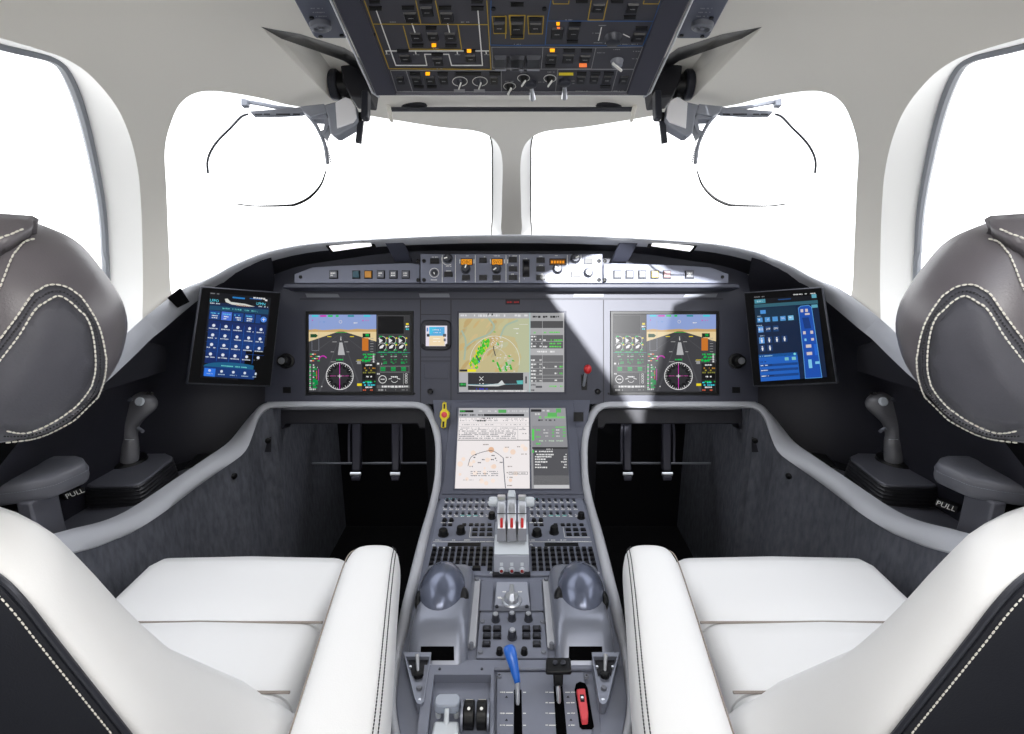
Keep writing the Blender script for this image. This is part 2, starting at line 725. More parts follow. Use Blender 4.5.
def window(num, A, B, s, extra, gr, label):
    a = catmull([(X(x, s), y, 0) for x, y in A], 6, True)
    b = catmull([(X(x, s), y, 0) for x, y in B], 6, True)
    ra = [shell_px(p.x, p.y) for p in a]
    rb = [shell_px(p.x, p.y, extra) for p in b]
    rm = [p.lerp(q, 0.5) + (q - CAM).normalized() * 0.004 for p, q in zip(ra, rb)]
    o = pane('window_%d' % num, rb, label)
    mb = MB()
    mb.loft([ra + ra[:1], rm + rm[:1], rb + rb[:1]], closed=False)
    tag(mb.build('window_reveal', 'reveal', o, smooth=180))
    MB().tube(rb, gr, 8, closed=True).build('window_gasket', 'gasket_dark' if gr < 0.004 else 'gasket', o)
    if gr > 0.004:
        b2 = [p + (c_ - p).normalized() * 0.0 for p, c_ in zip(rb, rb)]
        cc = sum(rb, Vector()) / len(rb)
        MB().tube([p + (p - cc).normalized() * 0.007 for p in rb], 0.004, 6, closed=True).build('gasket_lip', 'gasket_dark', o)


window(1, WS_A, WS_B, -1, 0.05, 0.002, 'left windscreen pane beside the centre post')
window(2, WS_A, WS_B, 1, 0.05, 0.002, 'right windscreen pane beside the centre post')
window(3, SW_A, SW_B, -1, 0.075, 0.0075, 'left side window behind the left windscreen pillar')
window(4, SW_A, SW_B, 1, 0.075, 0.0075, 'right side window behind the right windscreen pillar')


def added_opening():  # unseen roof opening, added to shape the sun patch
    loop = SUN_OPENING
    o = pane('window_5', [CAM + (p - CAM).normalized() * (shell_t((p - CAM).normalized()) + 0.004) for p in loop], 'pane in a roof opening added to shape the sunlight on the panel')
    MB().tube(loop, 0.004, 6, closed=True).build('window_gasket', 'gasket', o)


added_opening()

# floor and the dark nose bulkhead closing the footwells
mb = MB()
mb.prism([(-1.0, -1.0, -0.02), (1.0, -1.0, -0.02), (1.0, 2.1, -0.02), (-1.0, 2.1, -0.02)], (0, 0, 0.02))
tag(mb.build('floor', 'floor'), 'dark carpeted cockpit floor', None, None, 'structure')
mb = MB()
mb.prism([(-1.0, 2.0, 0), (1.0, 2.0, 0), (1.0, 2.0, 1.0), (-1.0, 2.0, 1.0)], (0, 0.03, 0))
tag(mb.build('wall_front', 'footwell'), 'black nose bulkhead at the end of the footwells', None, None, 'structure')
mb = MB()
mb.prism([(-1.0, -1.0, 0), (-0.32, -1.0, 0), (-0.32, -1.0, 1.25), (0.32, -1.0, 1.25), (0.32, -1.0, 0), (1.0, -1.0, 0), (1.0, -1.0, 1.6), (-1.0, -1.0, 1.6)], (0, -0.03, 0))
tag(mb.build('wall_back', 'lining'), 'pale bulkhead with a doorway behind the seats', None, None, 'structure')
# lower fuselage sides under the windows, outside the consoles
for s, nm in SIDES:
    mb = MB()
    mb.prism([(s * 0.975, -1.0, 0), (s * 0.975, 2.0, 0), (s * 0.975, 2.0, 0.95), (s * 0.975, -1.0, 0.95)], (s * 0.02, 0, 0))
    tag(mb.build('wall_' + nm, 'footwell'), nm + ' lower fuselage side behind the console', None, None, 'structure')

# ================================================================== GLARESHIELD
RIM_O = [(511.5, 234.2, 1.33), (460, 234.6, 1.33), (420, 236, 1.33), (380, 238, 1.34), (330, 241, 1.35), (300, 244, 1.355), (270, 250, 1.355), (250, 257, 1.35), (230, 266, 1.34), (216, 274, 1.33), (200, 281, 1.31), (186, 286, 1.29), (168, 297, 1.26), (150, 311, 1.22), (138, 321, 1.18), (127, 331, 1.14), (112, 345, 1.08), (80, 372, 1.0), (30, 408, 0.9)]
RIM_I = [(511.5, 238.4, 1.335), (460, 238.8, 1.335), (420, 240, 1.335), (380, 242, 1.345), (330, 245.4, 1.355), (300, 248.6, 1.355), (270, 255, 1.352), (250, 262, 1.347), (230, 271, 1.337), (216, 279.4, 1.327), (200, 288, 1.31), (186, 297.5, 1.29), (168, 312, 1.26), (150, 327, 1.22), (138, 336, 1.18), (127, 346, 1.14), (112, 360, 1.08), (80, 388, 1.0), (30, 424, 0.9)]


def side_curve(pts, s=-1):
    return [at(X(x, s), y, d) for x, y, d in pts]


def full_curve(pts):
    """left half reversed + right half"""
    l = side_curve(pts, -1)
    r = side_curve(pts, 1)
    return l[::-1] + r[1:]


gs = thing('glareshield', 'dark curved glareshield with a pale rim running the width of the dashboard', 'glareshield', (0, 1.3, 1.0))
ro, ri = full_curve(RIM_O), full_curve(RIM_I)
ro = catmull(ro, 2)
ri = catmull(ri, 2)
mb = MB()
rings = []
for a, b in zip(ro, ri):
    out = FW * 0.012
    mid = a.lerp(b, 0.5)
    rings.append([a + FW * 0.05 + UP * -0.002, a + FW * 0.008 + UP * 0.001, a.lerp(b, 0.2) - FW * 0.004, mid - FW * 0.007, a.lerp(b, 0.8) - FW * 0.004, b + FW * 0.006, b + FW * 0.05, mid + FW * 0.05])
mb.loft([list(r) for r in rings])
mb.build('rim', 'rail', gs, smooth=60)
# deck running forward from the rim to the foot of the windscreen
mb = MB()
deck_a, deck_b = [], []
for p in ro:
    deck_a.append(p + FW * 0.03 - UP * 0.004)
    deck_b.append(Vector((p.x * 1.06, p.y + max(0.02, (1.95 - 1.1 * p.x * p.x - p.y)), p.z - 0.04 - 0.02 * abs(p.x))))
mb.loft([deck_a, [a.lerp(b, 0.5) for a, b in zip(deck_a, deck_b)], deck_b], closed=False)
mb.build('deck', 'soffit', gs, smooth=60)
# underside between the rim and the panel
SOF = [(511.5, 251, 1.5), (460, 251, 1.5), (420, 251, 1.5), (380, 254, 1.5), (330, 261, 1.5), (300, 266, 1.5), (284, 271, 1.5), (268, 277, 1.5)]
mb = MB()
sof = catmull(full_curve(SOF), 3)
lim = []
ri_in = [p for p in catmull(full_curve(RIM_I[:8]), 3)]
n = min(len(sof), len(ri_in))
mb.loft([[p + FW * 0.01 for p in ri_in], [a.lerp(b, 0.5) + UP * 0.012 for a, b in zip(ri_in, sof)], sof], closed=False)
mb.build('underside', 'soffit', gs, smooth=60)
for s, nm in SIDES:
    # support bracket and the slim lamp under the brow
    b = MB().prism([at(X(x, s), y, d) for x, y, d in ((385, 243.5, 1.36), (403, 243, 1.36), (412, 262, 1.44), (395, 262, 1.44))], UP * 0.008)
    b.build('bracket', 'panel', gs, bevel=0.002)
    l = MB().prism([at(X(x, s), y, d) for x, y, d in ((329.5, 247.2, 1.352), (370.5, 243.3, 1.352), (372, 246.6, 1.368), (333, 251.5, 1.368))], UP * 0.003)
    l.build('brow_lamp', 'lamp', gs, label='white glowing lamp lens under the %s side of the brow' % nm)
    l = MB().prism([at(X(x, s), y, d) for x, y, d in ((326, 246.3, 1.353), (373, 241.9, 1.353), (376, 247.6, 1.372), (331, 253, 1.372))], UP * 0.0025)
    l.build('lamp_bezel', 'black', gs)

# black clamp across the left-hand rim
for s, nm in ((-1, 'left'),):
    p0, p1 = at(186, 284, 1.283), at(203, 292, 1.30)
    mb = MB()
    mb.prism([at(168, 298, 1.262), at(181, 288, 1.276), at(190, 302, 1.276), at(178, 308, 1.262)], -FW * 0.004)
    mb.build('rim_gap_cover', 'black_matt', gs, bevel=0.001)

# ================================================================== INSTRUMENT PANEL (flat, leaning back) AND DASHBOARD WINGS
PAN = Frame(at(511.5, 367, PANEL_D), FW)
ip = thing('instrument_panel', 'dark blue-grey main instrument panel across the cockpit below the glareshield', 'instrument panel', at(511.5, 405, PANEL_D + 0.02))
mb = MB()
mb.prism([PAN.on(x, y) for x, y in ((266, 280), (284, 269), (300, 263), (340, 255), (400, 249), (623, 249), (683, 255), (723, 263), (739, 269), (757, 280), (758, 330), (758, 404), (265, 404), (265, 330))], FW * 0.03)
mb.build('panel_face', 'panel', ip, bevel=0.0)
# raised sub-panels and grooves
mb = MB()
for x0, y0, x1, y1 in ((424, 363, 449, 379),):
    mb.prism([PAN.on(x, y) for x, y in ((x0, y0), (x1, y0), (x1, y1), (x0, y1))], -FW * 0.0015, 0.97)
mb.build('blank_plate', 'panel', ip, bevel=0.001)
cv = Canvas(lambda x, y, h: PAN.on(x, y, h), 0.0005)
GR = (20, 20, 26)
for x in (420.5, 451, 603.5):
    cv.rect(x - 0.4, 300, x + 0.4, 404, GR)
for x0, x1, y in ((421, 450.5, 314.5), (421, 450.5, 357), (421, 450.5, 361)):
    cv.rect(x0, y - 0.3, x1, y + 0.3, GR)
cv.rect(300, 298.6, 723, 299.4, GR)
cv.build('panel_seams', ip, 'groove')
# red warning legends above the centre display
cv = Canvas(lambda x, y, h: PAN.on(x, y, h), 0.0008)
cv.rect(505.5, 299.5, 520, 304.5, (30, 22, 28))
cv.lay()
cv.scrib(507, 301.5, 512, 1.6, (150, 26, 30))
cv.scrib(514, 301.5, 519, 1.6, (150, 26, 30))
cv.build('warning_legend', ip)
for s, nm in SIDES:
    MB().prism([PAN.on(X(x, s), y) for x, y in ((305.5, 293.5), (338, 294), (340, 297.3), (307, 297.3))], -FW * 0.002).build('vent_plate', 'mid_grey', ip, bevel=0.0005)
    MB().prism([PAN.on(X(x, s), y) for x, y in ((419, 293.5), (449, 293.5), (450, 297.3), (420, 297.3))], -FW * 0.002).build('vent_plate', 'mid_grey', ip, bevel=0.0005)
    MB().lathe(PAN.on(X(430.5, s) + (0 if s < 0 else 5), 391.5), -FW, [(0, 0.0075), (0.008, 0.0075), (0.012, 0.005), (0.0125, 0)], 14).build('knob', 'black', ip)
    MB().prism([PAN.on(X(x, s), y) for x, y in ((283, 387), (291, 387), (291, 393), (283, 393))], -FW * 0.0015).build('socket', 'black', ip, bevel=0.0006)
    for (x, y) in ((414.5, 393.5),):
        MB().lathe(PAN.on(X(x, s), y), -FW, [(0, 0.003), (0.001, 0.003), (0.001, 0)], 10).build('screw', 'black', ip)
# glareshield lip carrying the switch panels
mb = MB()
mb.prism([at(x, y, 1.425) for x, y in ((284, 283.2), (739, 283.2), (741, 288), (282, 288))], FW * 0.07)
mb.build('lip', 'panel', gs, bevel=0.003)

for s, nm in SIDES:
    wg = thing('dashboard_wing', nm + ' dark dashboard wing sweeping back from the instrument panel behind the %s tablet' % nm, 'dashboard panel', (s * 0.8, 1.3, 0.6))
    top = [at(x, y, d + 0.012) for x, y, d in ((271, 255, 1.352), (250, 262.5, 1.347), (230, 271.5, 1.337), (216, 280, 1.327), (200, 288.5, 1.31), (186, 298, 1.29), (168, 312.5, 1.26), (150, 328, 1.22), (127, 346, 1.14), (112, 360, 1.08), (80, 388, 1.0), (30, 424, 0.9))]
    bot = [(-0.655, 1.40, 0.585), (-0.70, 1.40, 0.585), (-0.75, 1.39, 0.585), (-0.80, 1.375, 0.585), (-0.84, 1.35, 0.585), (-0.87, 1.315, 0.585), (-0.90, 1.25, 0.585), (-0.915, 1.17, 0.585), (-0.93, 1.05, 0.585), (-0.935, 0.95, 0.585), (-0.94, 0.8, 0.585), (-0.94, 0.6, 0.585)]
    mid = [at(x, y, d) for x, y, d in ((272, 300, 1.50), (252, 308, 1.495), (228, 318, 1.48), (212, 328, 1.46), (196, 338, 1.435), (180, 350, 1.40), (162, 362, 1.36), (146, 372, 1.31), (120, 385, 1.22), (100, 395, 1.14), (66, 415, 1.03), (20, 440, 0.93))]
    bot = [Vector(p) for p in bot]
    r1 = catmull(top, 2)
    r2 = catmull(mid, 2)
    r4 = catmull(bot, 2)
    r3 = [a.lerp(b, 0.5) + (FW * 0.012) for a, b in zip(r2, r4)]
    if s > 0:
        r1, r2, r3, r4 = [[Vector((-p.x, p.y, p.z)) for p in r] for r in (r1, r2, r3, r4)]
    MB().loft([r1, [a.lerp(b, 0.5) + FW * 0.02 for a, b in zip(r1, r2)], r2, r3, r4], closed=False).build('wing_surface', 'dash', wg, smooth=180)
#@@CONSOLE@@

# ================================================================== SIDE CONSOLES, FOOTWELL RAILS
RAIL_T = [(430, 408.2, 1.5), (426, 404.6, 1.5), (418, 401.6, 1.5), (400, 401, 1.5), (336, 401, 1.5), (275, 401, 1.5), (266, 402.5, 1.498), (258, 407, 1.49), (252, 415, 1.475), (246, 427, 1.45), (240, 439, 1.42), (234, 446.5, 1.395), (222, 455.5, 1.355), (199, 471.4, 1.29), (178, 486, 1.235), (157.5, 500.5, 1.175), (140, 511.5, 1.13), (124, 519, 1.085), (108, 524, 1.05), (91, 528, 1.01), (56, 537.7, 0.94), (20, 547, 0.875), (-60, 590, 0.755), (-150, 643, 0.65), (-400, 790, 0.47)]
RAIL_B = [(424.5, 413, 1.492), (421, 410.4, 1.492), (416, 408.6, 1.492), (400, 408.2, 1.492), (336, 408.2, 1.492), (277, 408.2, 1.492), (270, 409, 1.49), (264, 412, 1.482), (259, 419, 1.467), (255, 431, 1.442), (249.5, 446, 1.412), (242, 456.5, 1.388), (226, 468, 1.35), (199, 487, 1.286), (181, 501, 1.232), (166, 512.5, 1.175), (150, 523.5, 1.13), (132.6, 533.6, 1.088), (116, 540.5, 1.05), (100, 547, 1.01), (74.6, 554, 0.945), (40, 562, 0.875), (-42, 606, 0.755), (-132, 660, 0.65), (-385, 808, 0.47)]
# continuation down the pedestal side, on the pedestal-top plane
PED_Z = 0.53
PEDF = Frame((0, 0, PED_Z), (0, 0, 1))
RAILP_O = [(435, 417, 1.478), (438.2, 425, 1.461), (440.8, 440, 1.431), (441.3, 460, 1.401), (440.6, 480, 1.376)]
RAILP_I = [(428, 418.5, 1.471), (431.5, 428, 1.454), (434.6, 442, 1.426), (435.2, 460, 1.396), (434, 480, 1.371)]
RP2_O = [(437.2, 503), (430.5, 530), (424.5, 556), (418.5, 584), (413, 606), (408, 630), (402, 652), (398, 680), (396, 708), (401, 740), (412, 800)]
RP2_I = [(429.5, 504), (421.5, 531), (414.5, 557), (407.5, 585), (402, 607), (397.5, 630), (392.5, 660), (388, 690), (386, 712), (391, 740), (402, 800)]

for s, nm in SIDES:
    pil = 'pilot' if s < 0 else 'copilot'
    sc = thing('side_console', '%s side console with a grey rail above a textured dark wall' % nm, 'console', (s * 0.72, 1.0, 0))
    T = [at(X(x, s), y, d) for x, y, d in RAIL_T]
    B = [at(X(x, s), y, d) for x, y, d in RAIL_B]
    T, B = catmull(T, 2), catmull(B, 2)
    rings = []
    for i, (a, b) in enumerate(zip(T, B)):
        w = (a - b)
        outd = Vector((s, 0, 0)) if i > 22 else None
        k = min(1, max(0, (i - 12) / 12.0))
        back = (FW * (1 - k) + Vector((s, 0, 0)) * k).normalized()
        inn = -back
        rings.append([a + back * 0.03, a + back * 0.004, a.lerp(b, 0.15) + inn * 0.003, a.lerp(b, 0.5) + inn * 0.007, a.lerp(b, 0.85) + inn * 0.003, b + back * 0.005, b + back * 0.035])
    MB().loft(rings, closed=True).build('rail', 'rail', sc, smooth=60)
    # console top, from the rail to the fuselage side
    edge = [p for p in T if p.y < 1.36]
    mb = MB()
    e0 = [Vector((p.x + s * 0.01, p.y, 0.6)) for p in edge]
    e1 = []
    for p in e0:
        t = min(1, max(0, (1.40 - p.y) / 0.35))
        e1.append(Vector((s * (0.70 + 0.24 * math.sin(t * math.pi / 2)), p.y, 0.59)))
    mb.loft([[Vector((p.x, p.y, 0.6 + 0.006)) for p in e0], [a.lerp(b, 0.5) + Vector((0, 0, 0.004)) for a, b in zip(e0, e1)], e1, [Vector((p.x, p.y, 0.0)) for p in e1]], closed=False)
    mb.build('console_top', 'console', sc, smooth=40)
    # textured inner wall dropping from the rail to the floor
    fl = [p for i, p in enumerate(B) if i >= 10]
    top = [p + Vector((s * 0.012, 0, 0)) for p in fl]
    top = [Vector((s * 0.668, 2.0, top[0].z + 0.01)), Vector((s * 0.668, 1.7, top[0].z + 0.01))] + top
    botm = [Vector((p.x, p.y, 0.0)) for p in top]
    iw = MB().loft([top, [a.lerp(b, 0.5) for a, b in zip(top, botm)], botm], closed=False).build('inner_wall', 'carpet', sc, smooth=60)
    wt = bvh_of(iw)
    for x, y in ((234, 476), (268, 440.5)):
        hit = wt.ray_cast(CAM, ray(X(x, s), y).normalized())
        if hit[0] is not None:
            nn = hit[1] if hit[1].x * s < 0 else -hit[1]
            MB().lathe(hit[0], nn, [(-0.004, 0.008), (0.003, 0.008), (0.005, 0.005), (0.005, 0)], 14).build('wall_fastener', 'black', sc)
    # recessed storage pocket beside the rail
    p = [on_plane(X(x, s), y, Vector((0, 0, 0.607)), Vector((0, 0, 1))) for x, y in ((183, 470), (197, 455), (217, 452), (205, 464))]
    MB().prism(p, (0, 0, 0.003), 0.96).build('storage_lid', 'black', sc, bevel=0.001)

    # the dark deflector bar under the rail of the footwell
    fb = MB()
    fb.prism([at(X(x, s), y, 1.56) for x, y in ((268, 409), (429, 409), (428, 428), (419.5, 428.5), (417, 424), (285.5, 424), (283, 429), (271, 429))], FW * 0.05)
    tag(fb.build('footwell_beam', 'dash', None, bevel=0.003), 'dark beam under the rail at the top of the %s footwell' % nm, 'beam')

    # rudder pedals
    for k, (x0, x1, fx) in enumerate(((351.5, 360, 355.5), (391.5, 399, 395))):
        side = ('outer', 'inner')[k]
        q = thing('rudder_pedal', '%s rudder pedal deep in the dark %s footwell' % (side, nm), 'pedal', at(X(fx, s), 470, 1.8), 'rudder pedals')
        b = MB()
        b.prism([at(X(x, s), y, d) for x, y, d in ((x0, 415, 1.85), (x1, 415, 1.85), (x1, 471, 1.8), (x0, 471, 1.8))], FW * 0.03)
        b.build('pedal_arm', 'pedal', q, bevel=0.004)
        b = MB()
        xo = -4 if k == 0 else 4
        b.tube(catmull([at(X(fx + xo * 0.9, s), 417, 1.84), at(X(fx + xo * 1.6, s), 430, 1.83), at(X(fx + xo * 1.6, s), 462, 1.8)], 4), 0.004, 6)
        b.build('side_rod', 'pedal', q)
        b = MB()
        b.prism([at(X(x, s), y, d) for x, y, d in ((x0 - 1, 472, 1.77), (x1 + 1, 472, 1.77), (x1, 477, 1.72), (x0, 477, 1.72))], UP * -0.012)
        b.build('foot_rest', 'pedal', q, bevel=0.002)
        b = MB()
        b.tube([at(X(x0 - 1, s), 474, 1.735), at(X(x1 + 1, s), 474, 1.735)], 0.006, 8)
        b.build('roller', 'silver', q)
    b = MB()
    b.tube([at(X(310, s), 463.5, 1.86), at(X(434, s), 463, 1.86)], 0.004, 6)
    tag(b.build('pedal_cross_rod', 'mid_grey'), 'thin cross rod behind the pedals in the %s footwell' % nm, 'rod')

# ================================================================== CENTRE PEDESTAL
ped = thing('centre_pedestal', 'blue-grey centre pedestal between the two seats carrying levers and keyboards', 'pedestal', (0, 0.9, 0))
mb = MB()
PW = 0.182
mb.prism([(-PW, 0.42, 0), (PW, 0.42, 0), (PW, 1.36, 0), (-PW, 1.36, 0)], (0, 0, PED_Z - 0.001))
mb.build('body', 'ped', ped)
mb = MB()
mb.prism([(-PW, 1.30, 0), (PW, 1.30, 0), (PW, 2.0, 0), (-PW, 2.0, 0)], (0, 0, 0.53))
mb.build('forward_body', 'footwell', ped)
for s, nm in SIDES:
    o = [at(X(x, s), y, d) for x, y, d in RAILP_O] + [PEDF.on(X(x, s), y, 0.006) for x, y in RP2_O]
    i_ = [at(X(x, s), y, d) for x, y, d in RAILP_I] + [PEDF.on(X(x, s), y, 0.006) for x, y in RP2_I]
    T0 = [at(X(x, s), y, d - 0.006) for x, y, d in RAIL_T[:1]]
    B0 = [at(X(x, s), y, d - 0.006) for x, y, d in RAIL_B[:1]]
    o, i_ = catmull(T0 + o, 3), catmull(B0 + i_, 3)
    rings = []
    for k, (a, b) in enumerate(zip(o, i_)):
        t = min(1, max(0, (k - 8) / 8.0))
        nrm = (-FW * (1 - t) + Vector((0, 0, 1)) * t).normalized()
        rings.append([a - nrm * 0.02, a - nrm * 0.002, a.lerp(b, 0.2) + nrm * 0.004, a.lerp(b, 0.5) + nrm * 0.006, a.lerp(b, 0.8) + nrm * 0.004, b - nrm * 0.002, b - nrm * 0.03])
    MB().loft(rings).build('rail', 'rail', ped, smooth=60)
    # dark side wall under the rail
    top = [p - Vector((0, 0, 0.01)) for p in i_]
    MB().loft([top, [Vector((p.x, p.y, 0)) for p in top]], closed=False).build('side_wall', 'footwell', ped)
# sloping face that carries the lower display
LSL = frame3(at(511.5, 404, 1.49), at(600, 404, 1.49), at(511.5, 496, 1.368))
mb = MB()
mb.prism([LSL.on(x, y) for x, y in ((433, 400), (590, 400), (586, 440), (586, 499), (437, 499), (437, 440))], -LSL.n * 0.03)
mb.build('display_slope', 'slope', ped)
mb = MB()
mb.prism([LSL.on(x, y) for x, y in ((451, 401.5), (574, 401.5), (584, 495), (441, 495))], LSL.n * 0.003, 0.985)
mb.build('display_surround', 'slope', ped, bevel=0.002)
#@@SEATS@@

# ================================================================== PILOT SEATS
def rrect(cx, cy, hw, hd, r, n=5):
    """rounded rectangle ring in plan"""
    out = []
    for qx, qy, a0 in ((1, 1, 0), (-1, 1, 90), (-1, -1, 180), (1, -1, 270)):
        for k in range(n + 1):
            a = math.radians(a0 + 90 * k / n)
            out.append((cx + qx * (hw - r) + r * math.cos(a), cy + qy * (hd - r) + r * math.sin(a)))
    return out


def mirx(p, s):
    return Vector((p[0] * (-s), p[1], p[2]))          # authored for the left seat (x<0), s=-1 keeps it


def build_seat(s, nm):
    XC = -0.515
    seat = thing('pilot_seat', '%s white leather pilot seat with black back shell and stitched grey headrest' % nm, 'seat', (-XC * s, 0.75, 0))
    # --- cushion: lofted front to back, three upholstered sections
    PZ = 0.56
    fr = [(-0.700, 1.045), (-0.333, 1.045)]
    secs = [(0.984, 0.778), (0.774, 0.638), (0.634, 0.40)]
    for i, (y1, y0) in enumerate(secs):
        rings = []
        nseg = 8
        for k in range(nseg + 1):
            t = k / nseg
            y = y1 + (y0 - y1) * t
            if i == 0:
                hw = 0.199 * (1 - 0.05 * max(0, 1 - t * 4) ** 2) + 0.001 * t
                z = PZ - 0.045 * max(0, 1 - t * 5) ** 2
            else:
                hw, z = 0.20, PZ
            e = min(t, 1 - t) * (y1 - y0)
            dz = 0.006 * max(0, 1 - e / 0.012) ** 2 if not (i == 0 and t < 0.3) else 0
            z -= dz
            xc = XC + 0.003
            rr = 0.035
            ring = []
            zb = 0.47
            ring.append((xc - hw, y, zb))
            for a in range(6):
                an = math.radians(180 - 90 * a / 5)
                ring.append((xc - hw + rr + rr * math.cos(an), y, z - rr + rr * math.sin(an)))
            ring.append((xc, y, z + 0.004))
            for a in range(6):
                an = math.radians(90 - 90 * a / 5)
                ring.append((xc + hw - rr + rr * math.cos(an), y, z - rr + rr * math.sin(an)))
            ring.append((xc + hw, y, zb))
            rings.append([mirx(p, s) for p in ring])
        MB().loft(rings).build('seat_cushion', 'white_leather', seat, smooth=60)
    for y in (0.776, 0.636):
        MB().tube([mirx((XC - 0.197 + 0.4 * k / 10, y, PZ - 0.0045), s) for k in range(11)], 0.0022, 6).build('cushion_seam', 'seam', seat)
    # --- base under the cushion
    mb = MB()
    mb.prism([mirx(p, s) for p in ((XC - 0.17, 0.45, 0), (XC + 0.17, 0.45, 0), (XC + 0.17, 0.9, 0), (XC - 0.17, 0.9, 0))], (0, 0, 0.475))
    mb.build('seat_base', 'footwell', seat, bevel=0.01)
    # --- backrest: plan rings from the cushion to the shoulders
    # E = edge of the black shell, S = front of the side bolster: (z, x, y)
    EL = [(0.48, -0.268, 0.462), (0.60, -0.272, 0.415), (0.70, -0.280, 0.372), (0.76, -0.287, 0.353), (0.815, -0.295, 0.341), (0.8525, -0.305, 0.336), (0.907, -0.320, 0.329), (0.95, -0.332, 0.324), (0.968, -0.346, 0.326), (0.979, -0.372, 0.331), (0.984, -0.40, 0.338)]
    SL = [(0.48, -0.262, 0.62), (0.60, -0.266, 0.552), (0.63, -0.270, 0.529), (0.673, -0.280, 0.511), (0.732, -0.290, 0.471), (0.8014, -0.300, 0.4228), (0.8446, -0.312, 0.405), (0.8875, -0.325, 0.393), (0.933, -0.340, 0.384), (0.962, -0.352, 0.378), (0.978, -0.376, 0.378), (0.984, -0.41, 0.372)]

    def lev_at(L, z):
        for (z0, x0, y0), (z1, x1, y1) in zip(L, L[1:]):
            if z0 <= z <= z1:
                t = (z - z0) / (z1 - z0)
                return x0 + (x1 - x0) * t, y0 + (y1 - y0) * t
        return L[-1][1:]
    zs = [0.48, 0.54, 0.60, 0.64, 0.68, 0.72, 0.76, 0.80, 0.83, 0.86, 0.89, 0.92, 0.945, 0.962, 0.972, 0.979, 0.984]
    rings, edge = [], []
    for z in zs:
        ex, ey = lev_at(EL, z)
        sx, sy = lev_at(SL, z)
        edge.append((ex, ey, z))
        hs = [(ex, ey), (ex + (sx - ex) * 0.15 + 0.006, ey + (sy - ey) * 0.15), (ex + (sx - ex) * 0.5 + 0.010, ey + (sy - ey) * 0.5), (sx + 0.004, sy - (sy - ey) * 0.12), (sx - 0.004, sy + 0.006), (sx - 0.03, sy + 0.022), (sx - 0.07, sy + 0.01), (XC + 0.03, sy + 0.0)]
        right = [(x, y, z) for x, y in hs]
        left = [(2 * XC - x, y, z) for x, y in hs[::-1]]
        rear = [(2 * XC - ex + (ex - XC) * 2 * k / 6, ey - 0.012 * (1 - (2 * k / 6 - 1) ** 2), z) for k in range(1, 6)]
        rings.append([mirx(p, s) for p in right + left + rear])
    br = MB().loft(rings).build('backrest', 'white_leather', seat, smooth=180)
    # --- black back shell on the rear of the backrest
    rings = []
    for (ex, ey, z) in edge[:-1]:
        n = 12
        pts = []
        for k in range(n + 1):
            u = -1 + 2 * k / n
            pts.append((XC + (ex - 0.001 - XC) * u, ey - 0.0125 * (1 - u * u) - 0.005, z))
        rings.append([mirx(p, s) for p in pts] + [mirx((p[0], p[1] + 0.010, p[2]), s) for p in reversed(pts)])
    MB().loft(rings).build('back_shell', 'black_leather', seat, smooth=60)
    MB().tube(catmull([mirx((ex + 0.001, ey - 0.002, z), s) for ex, ey, z in edge], 3), 0.0024, 8).build('piping', 'gunmetal', seat)
    stitches(catmull([mirx((ex - 0.0045, ey - 0.0062, z - 0.002), s) for ex, ey, z in edge], 12), 0.0042, 0.0007).build('shell_stitching', 'thread', seat)
    # --- armrest: long pad on the inboard side
    path = [(-0.2365, 0.862, 0.640, 0.026, 0.022), (-0.2365, 0.854, 0.652, 0.038, 0.036), (-0.236, 0.835, 0.66, 0.0455, 0.046), (-0.234, 0.80, 0.662, 0.048, 0.05), (-0.225, 0.72, 0.662, 0.0505, 0.052), (-0.215, 0.64, 0.662, 0.053, 0.055), (-0.205, 0.56, 0.661, 0.0555, 0.057), (-0.196, 0.48, 0.66, 0.0575, 0.06), (-0.191, 0.41, 0.66, 0.058, 0.06)]
    rings = []
    for x, y, zt, hw, hh in path:
        ring = []
        zc = zt - hh
        for k in range(20):
            a = 2 * math.pi * k / 20
            ca, sa = math.cos(a), math.sin(a)
            e = 0.62
            ring.append(mirx((x + hw * math.copysign(abs(ca) ** e, ca), y, zc + hh * math.copysign(abs(sa) ** e, sa)), s))
        rings.append(ring)
    arm = MB().loft(rings).build('armrest', 'white_leather', seat, smooth=180, sub=1)
    for du, nmx in ((0.80, 'armrest_seam'), ):
        for e in (0.76, 0.85):
            pts = [mirx((x + hw * e, y, zt - hh + hh * (1 - e ** (1 / 0.31)) ** 0.31 + 0.0006), s) for x, y, zt, hw, hh in path[1:]]
            stitches(catmull(pts, 8), 0.005, 0.0009, 0.75).build('armrest_stitching', 'dark_thread', arm)
        pts = [mirx((x - hw * 0.9, y, zt - hh + hh * (1 - 0.9 ** (1 / 0.31)) ** 0.31 + 0.0005), s) for x, y, zt, hw, hh in path[1:]]
        MB().tube(catmull(pts, 4), 0.0011, 6).build('armrest_seam', 'seam', arm)
    mb = MB()
    mb.prism([mirx(p, s) for p in ((-0.245, 0.46, 0.36), (-0.215, 0.46, 0.36), (-0.215, 0.76, 0.36), (-0.245, 0.76, 0.36))], (0, 0, 0.215))
    mb.build('armrest_support', 'white_leather', seat, bevel=0.01)
    # --- headrest
    HX = -0.515
    D0 = 0.54
    sil = [(-13, 221), (20, 224), (38, 227), (60, 230), (85, 245), (108, 273), (122, 297), (128, 322), (125, 345), (117, 368), (100, 394), (76, 419), (42, 436), (-13, 443)]
    half = [((x - 511.5) / FPX * D0, (367 - y) / FPX * D0) for x, y in sil]
    half = [(p.x, p.y) for p in catmull([(a, b, 0) for a, b in half], 3)]
    ring2 = half + [(2 * HX - a, b) for a, b in half[::-1][1:-1]]
    cu = sum(b for a, b in ring2) / len(ring2)
    rings = []
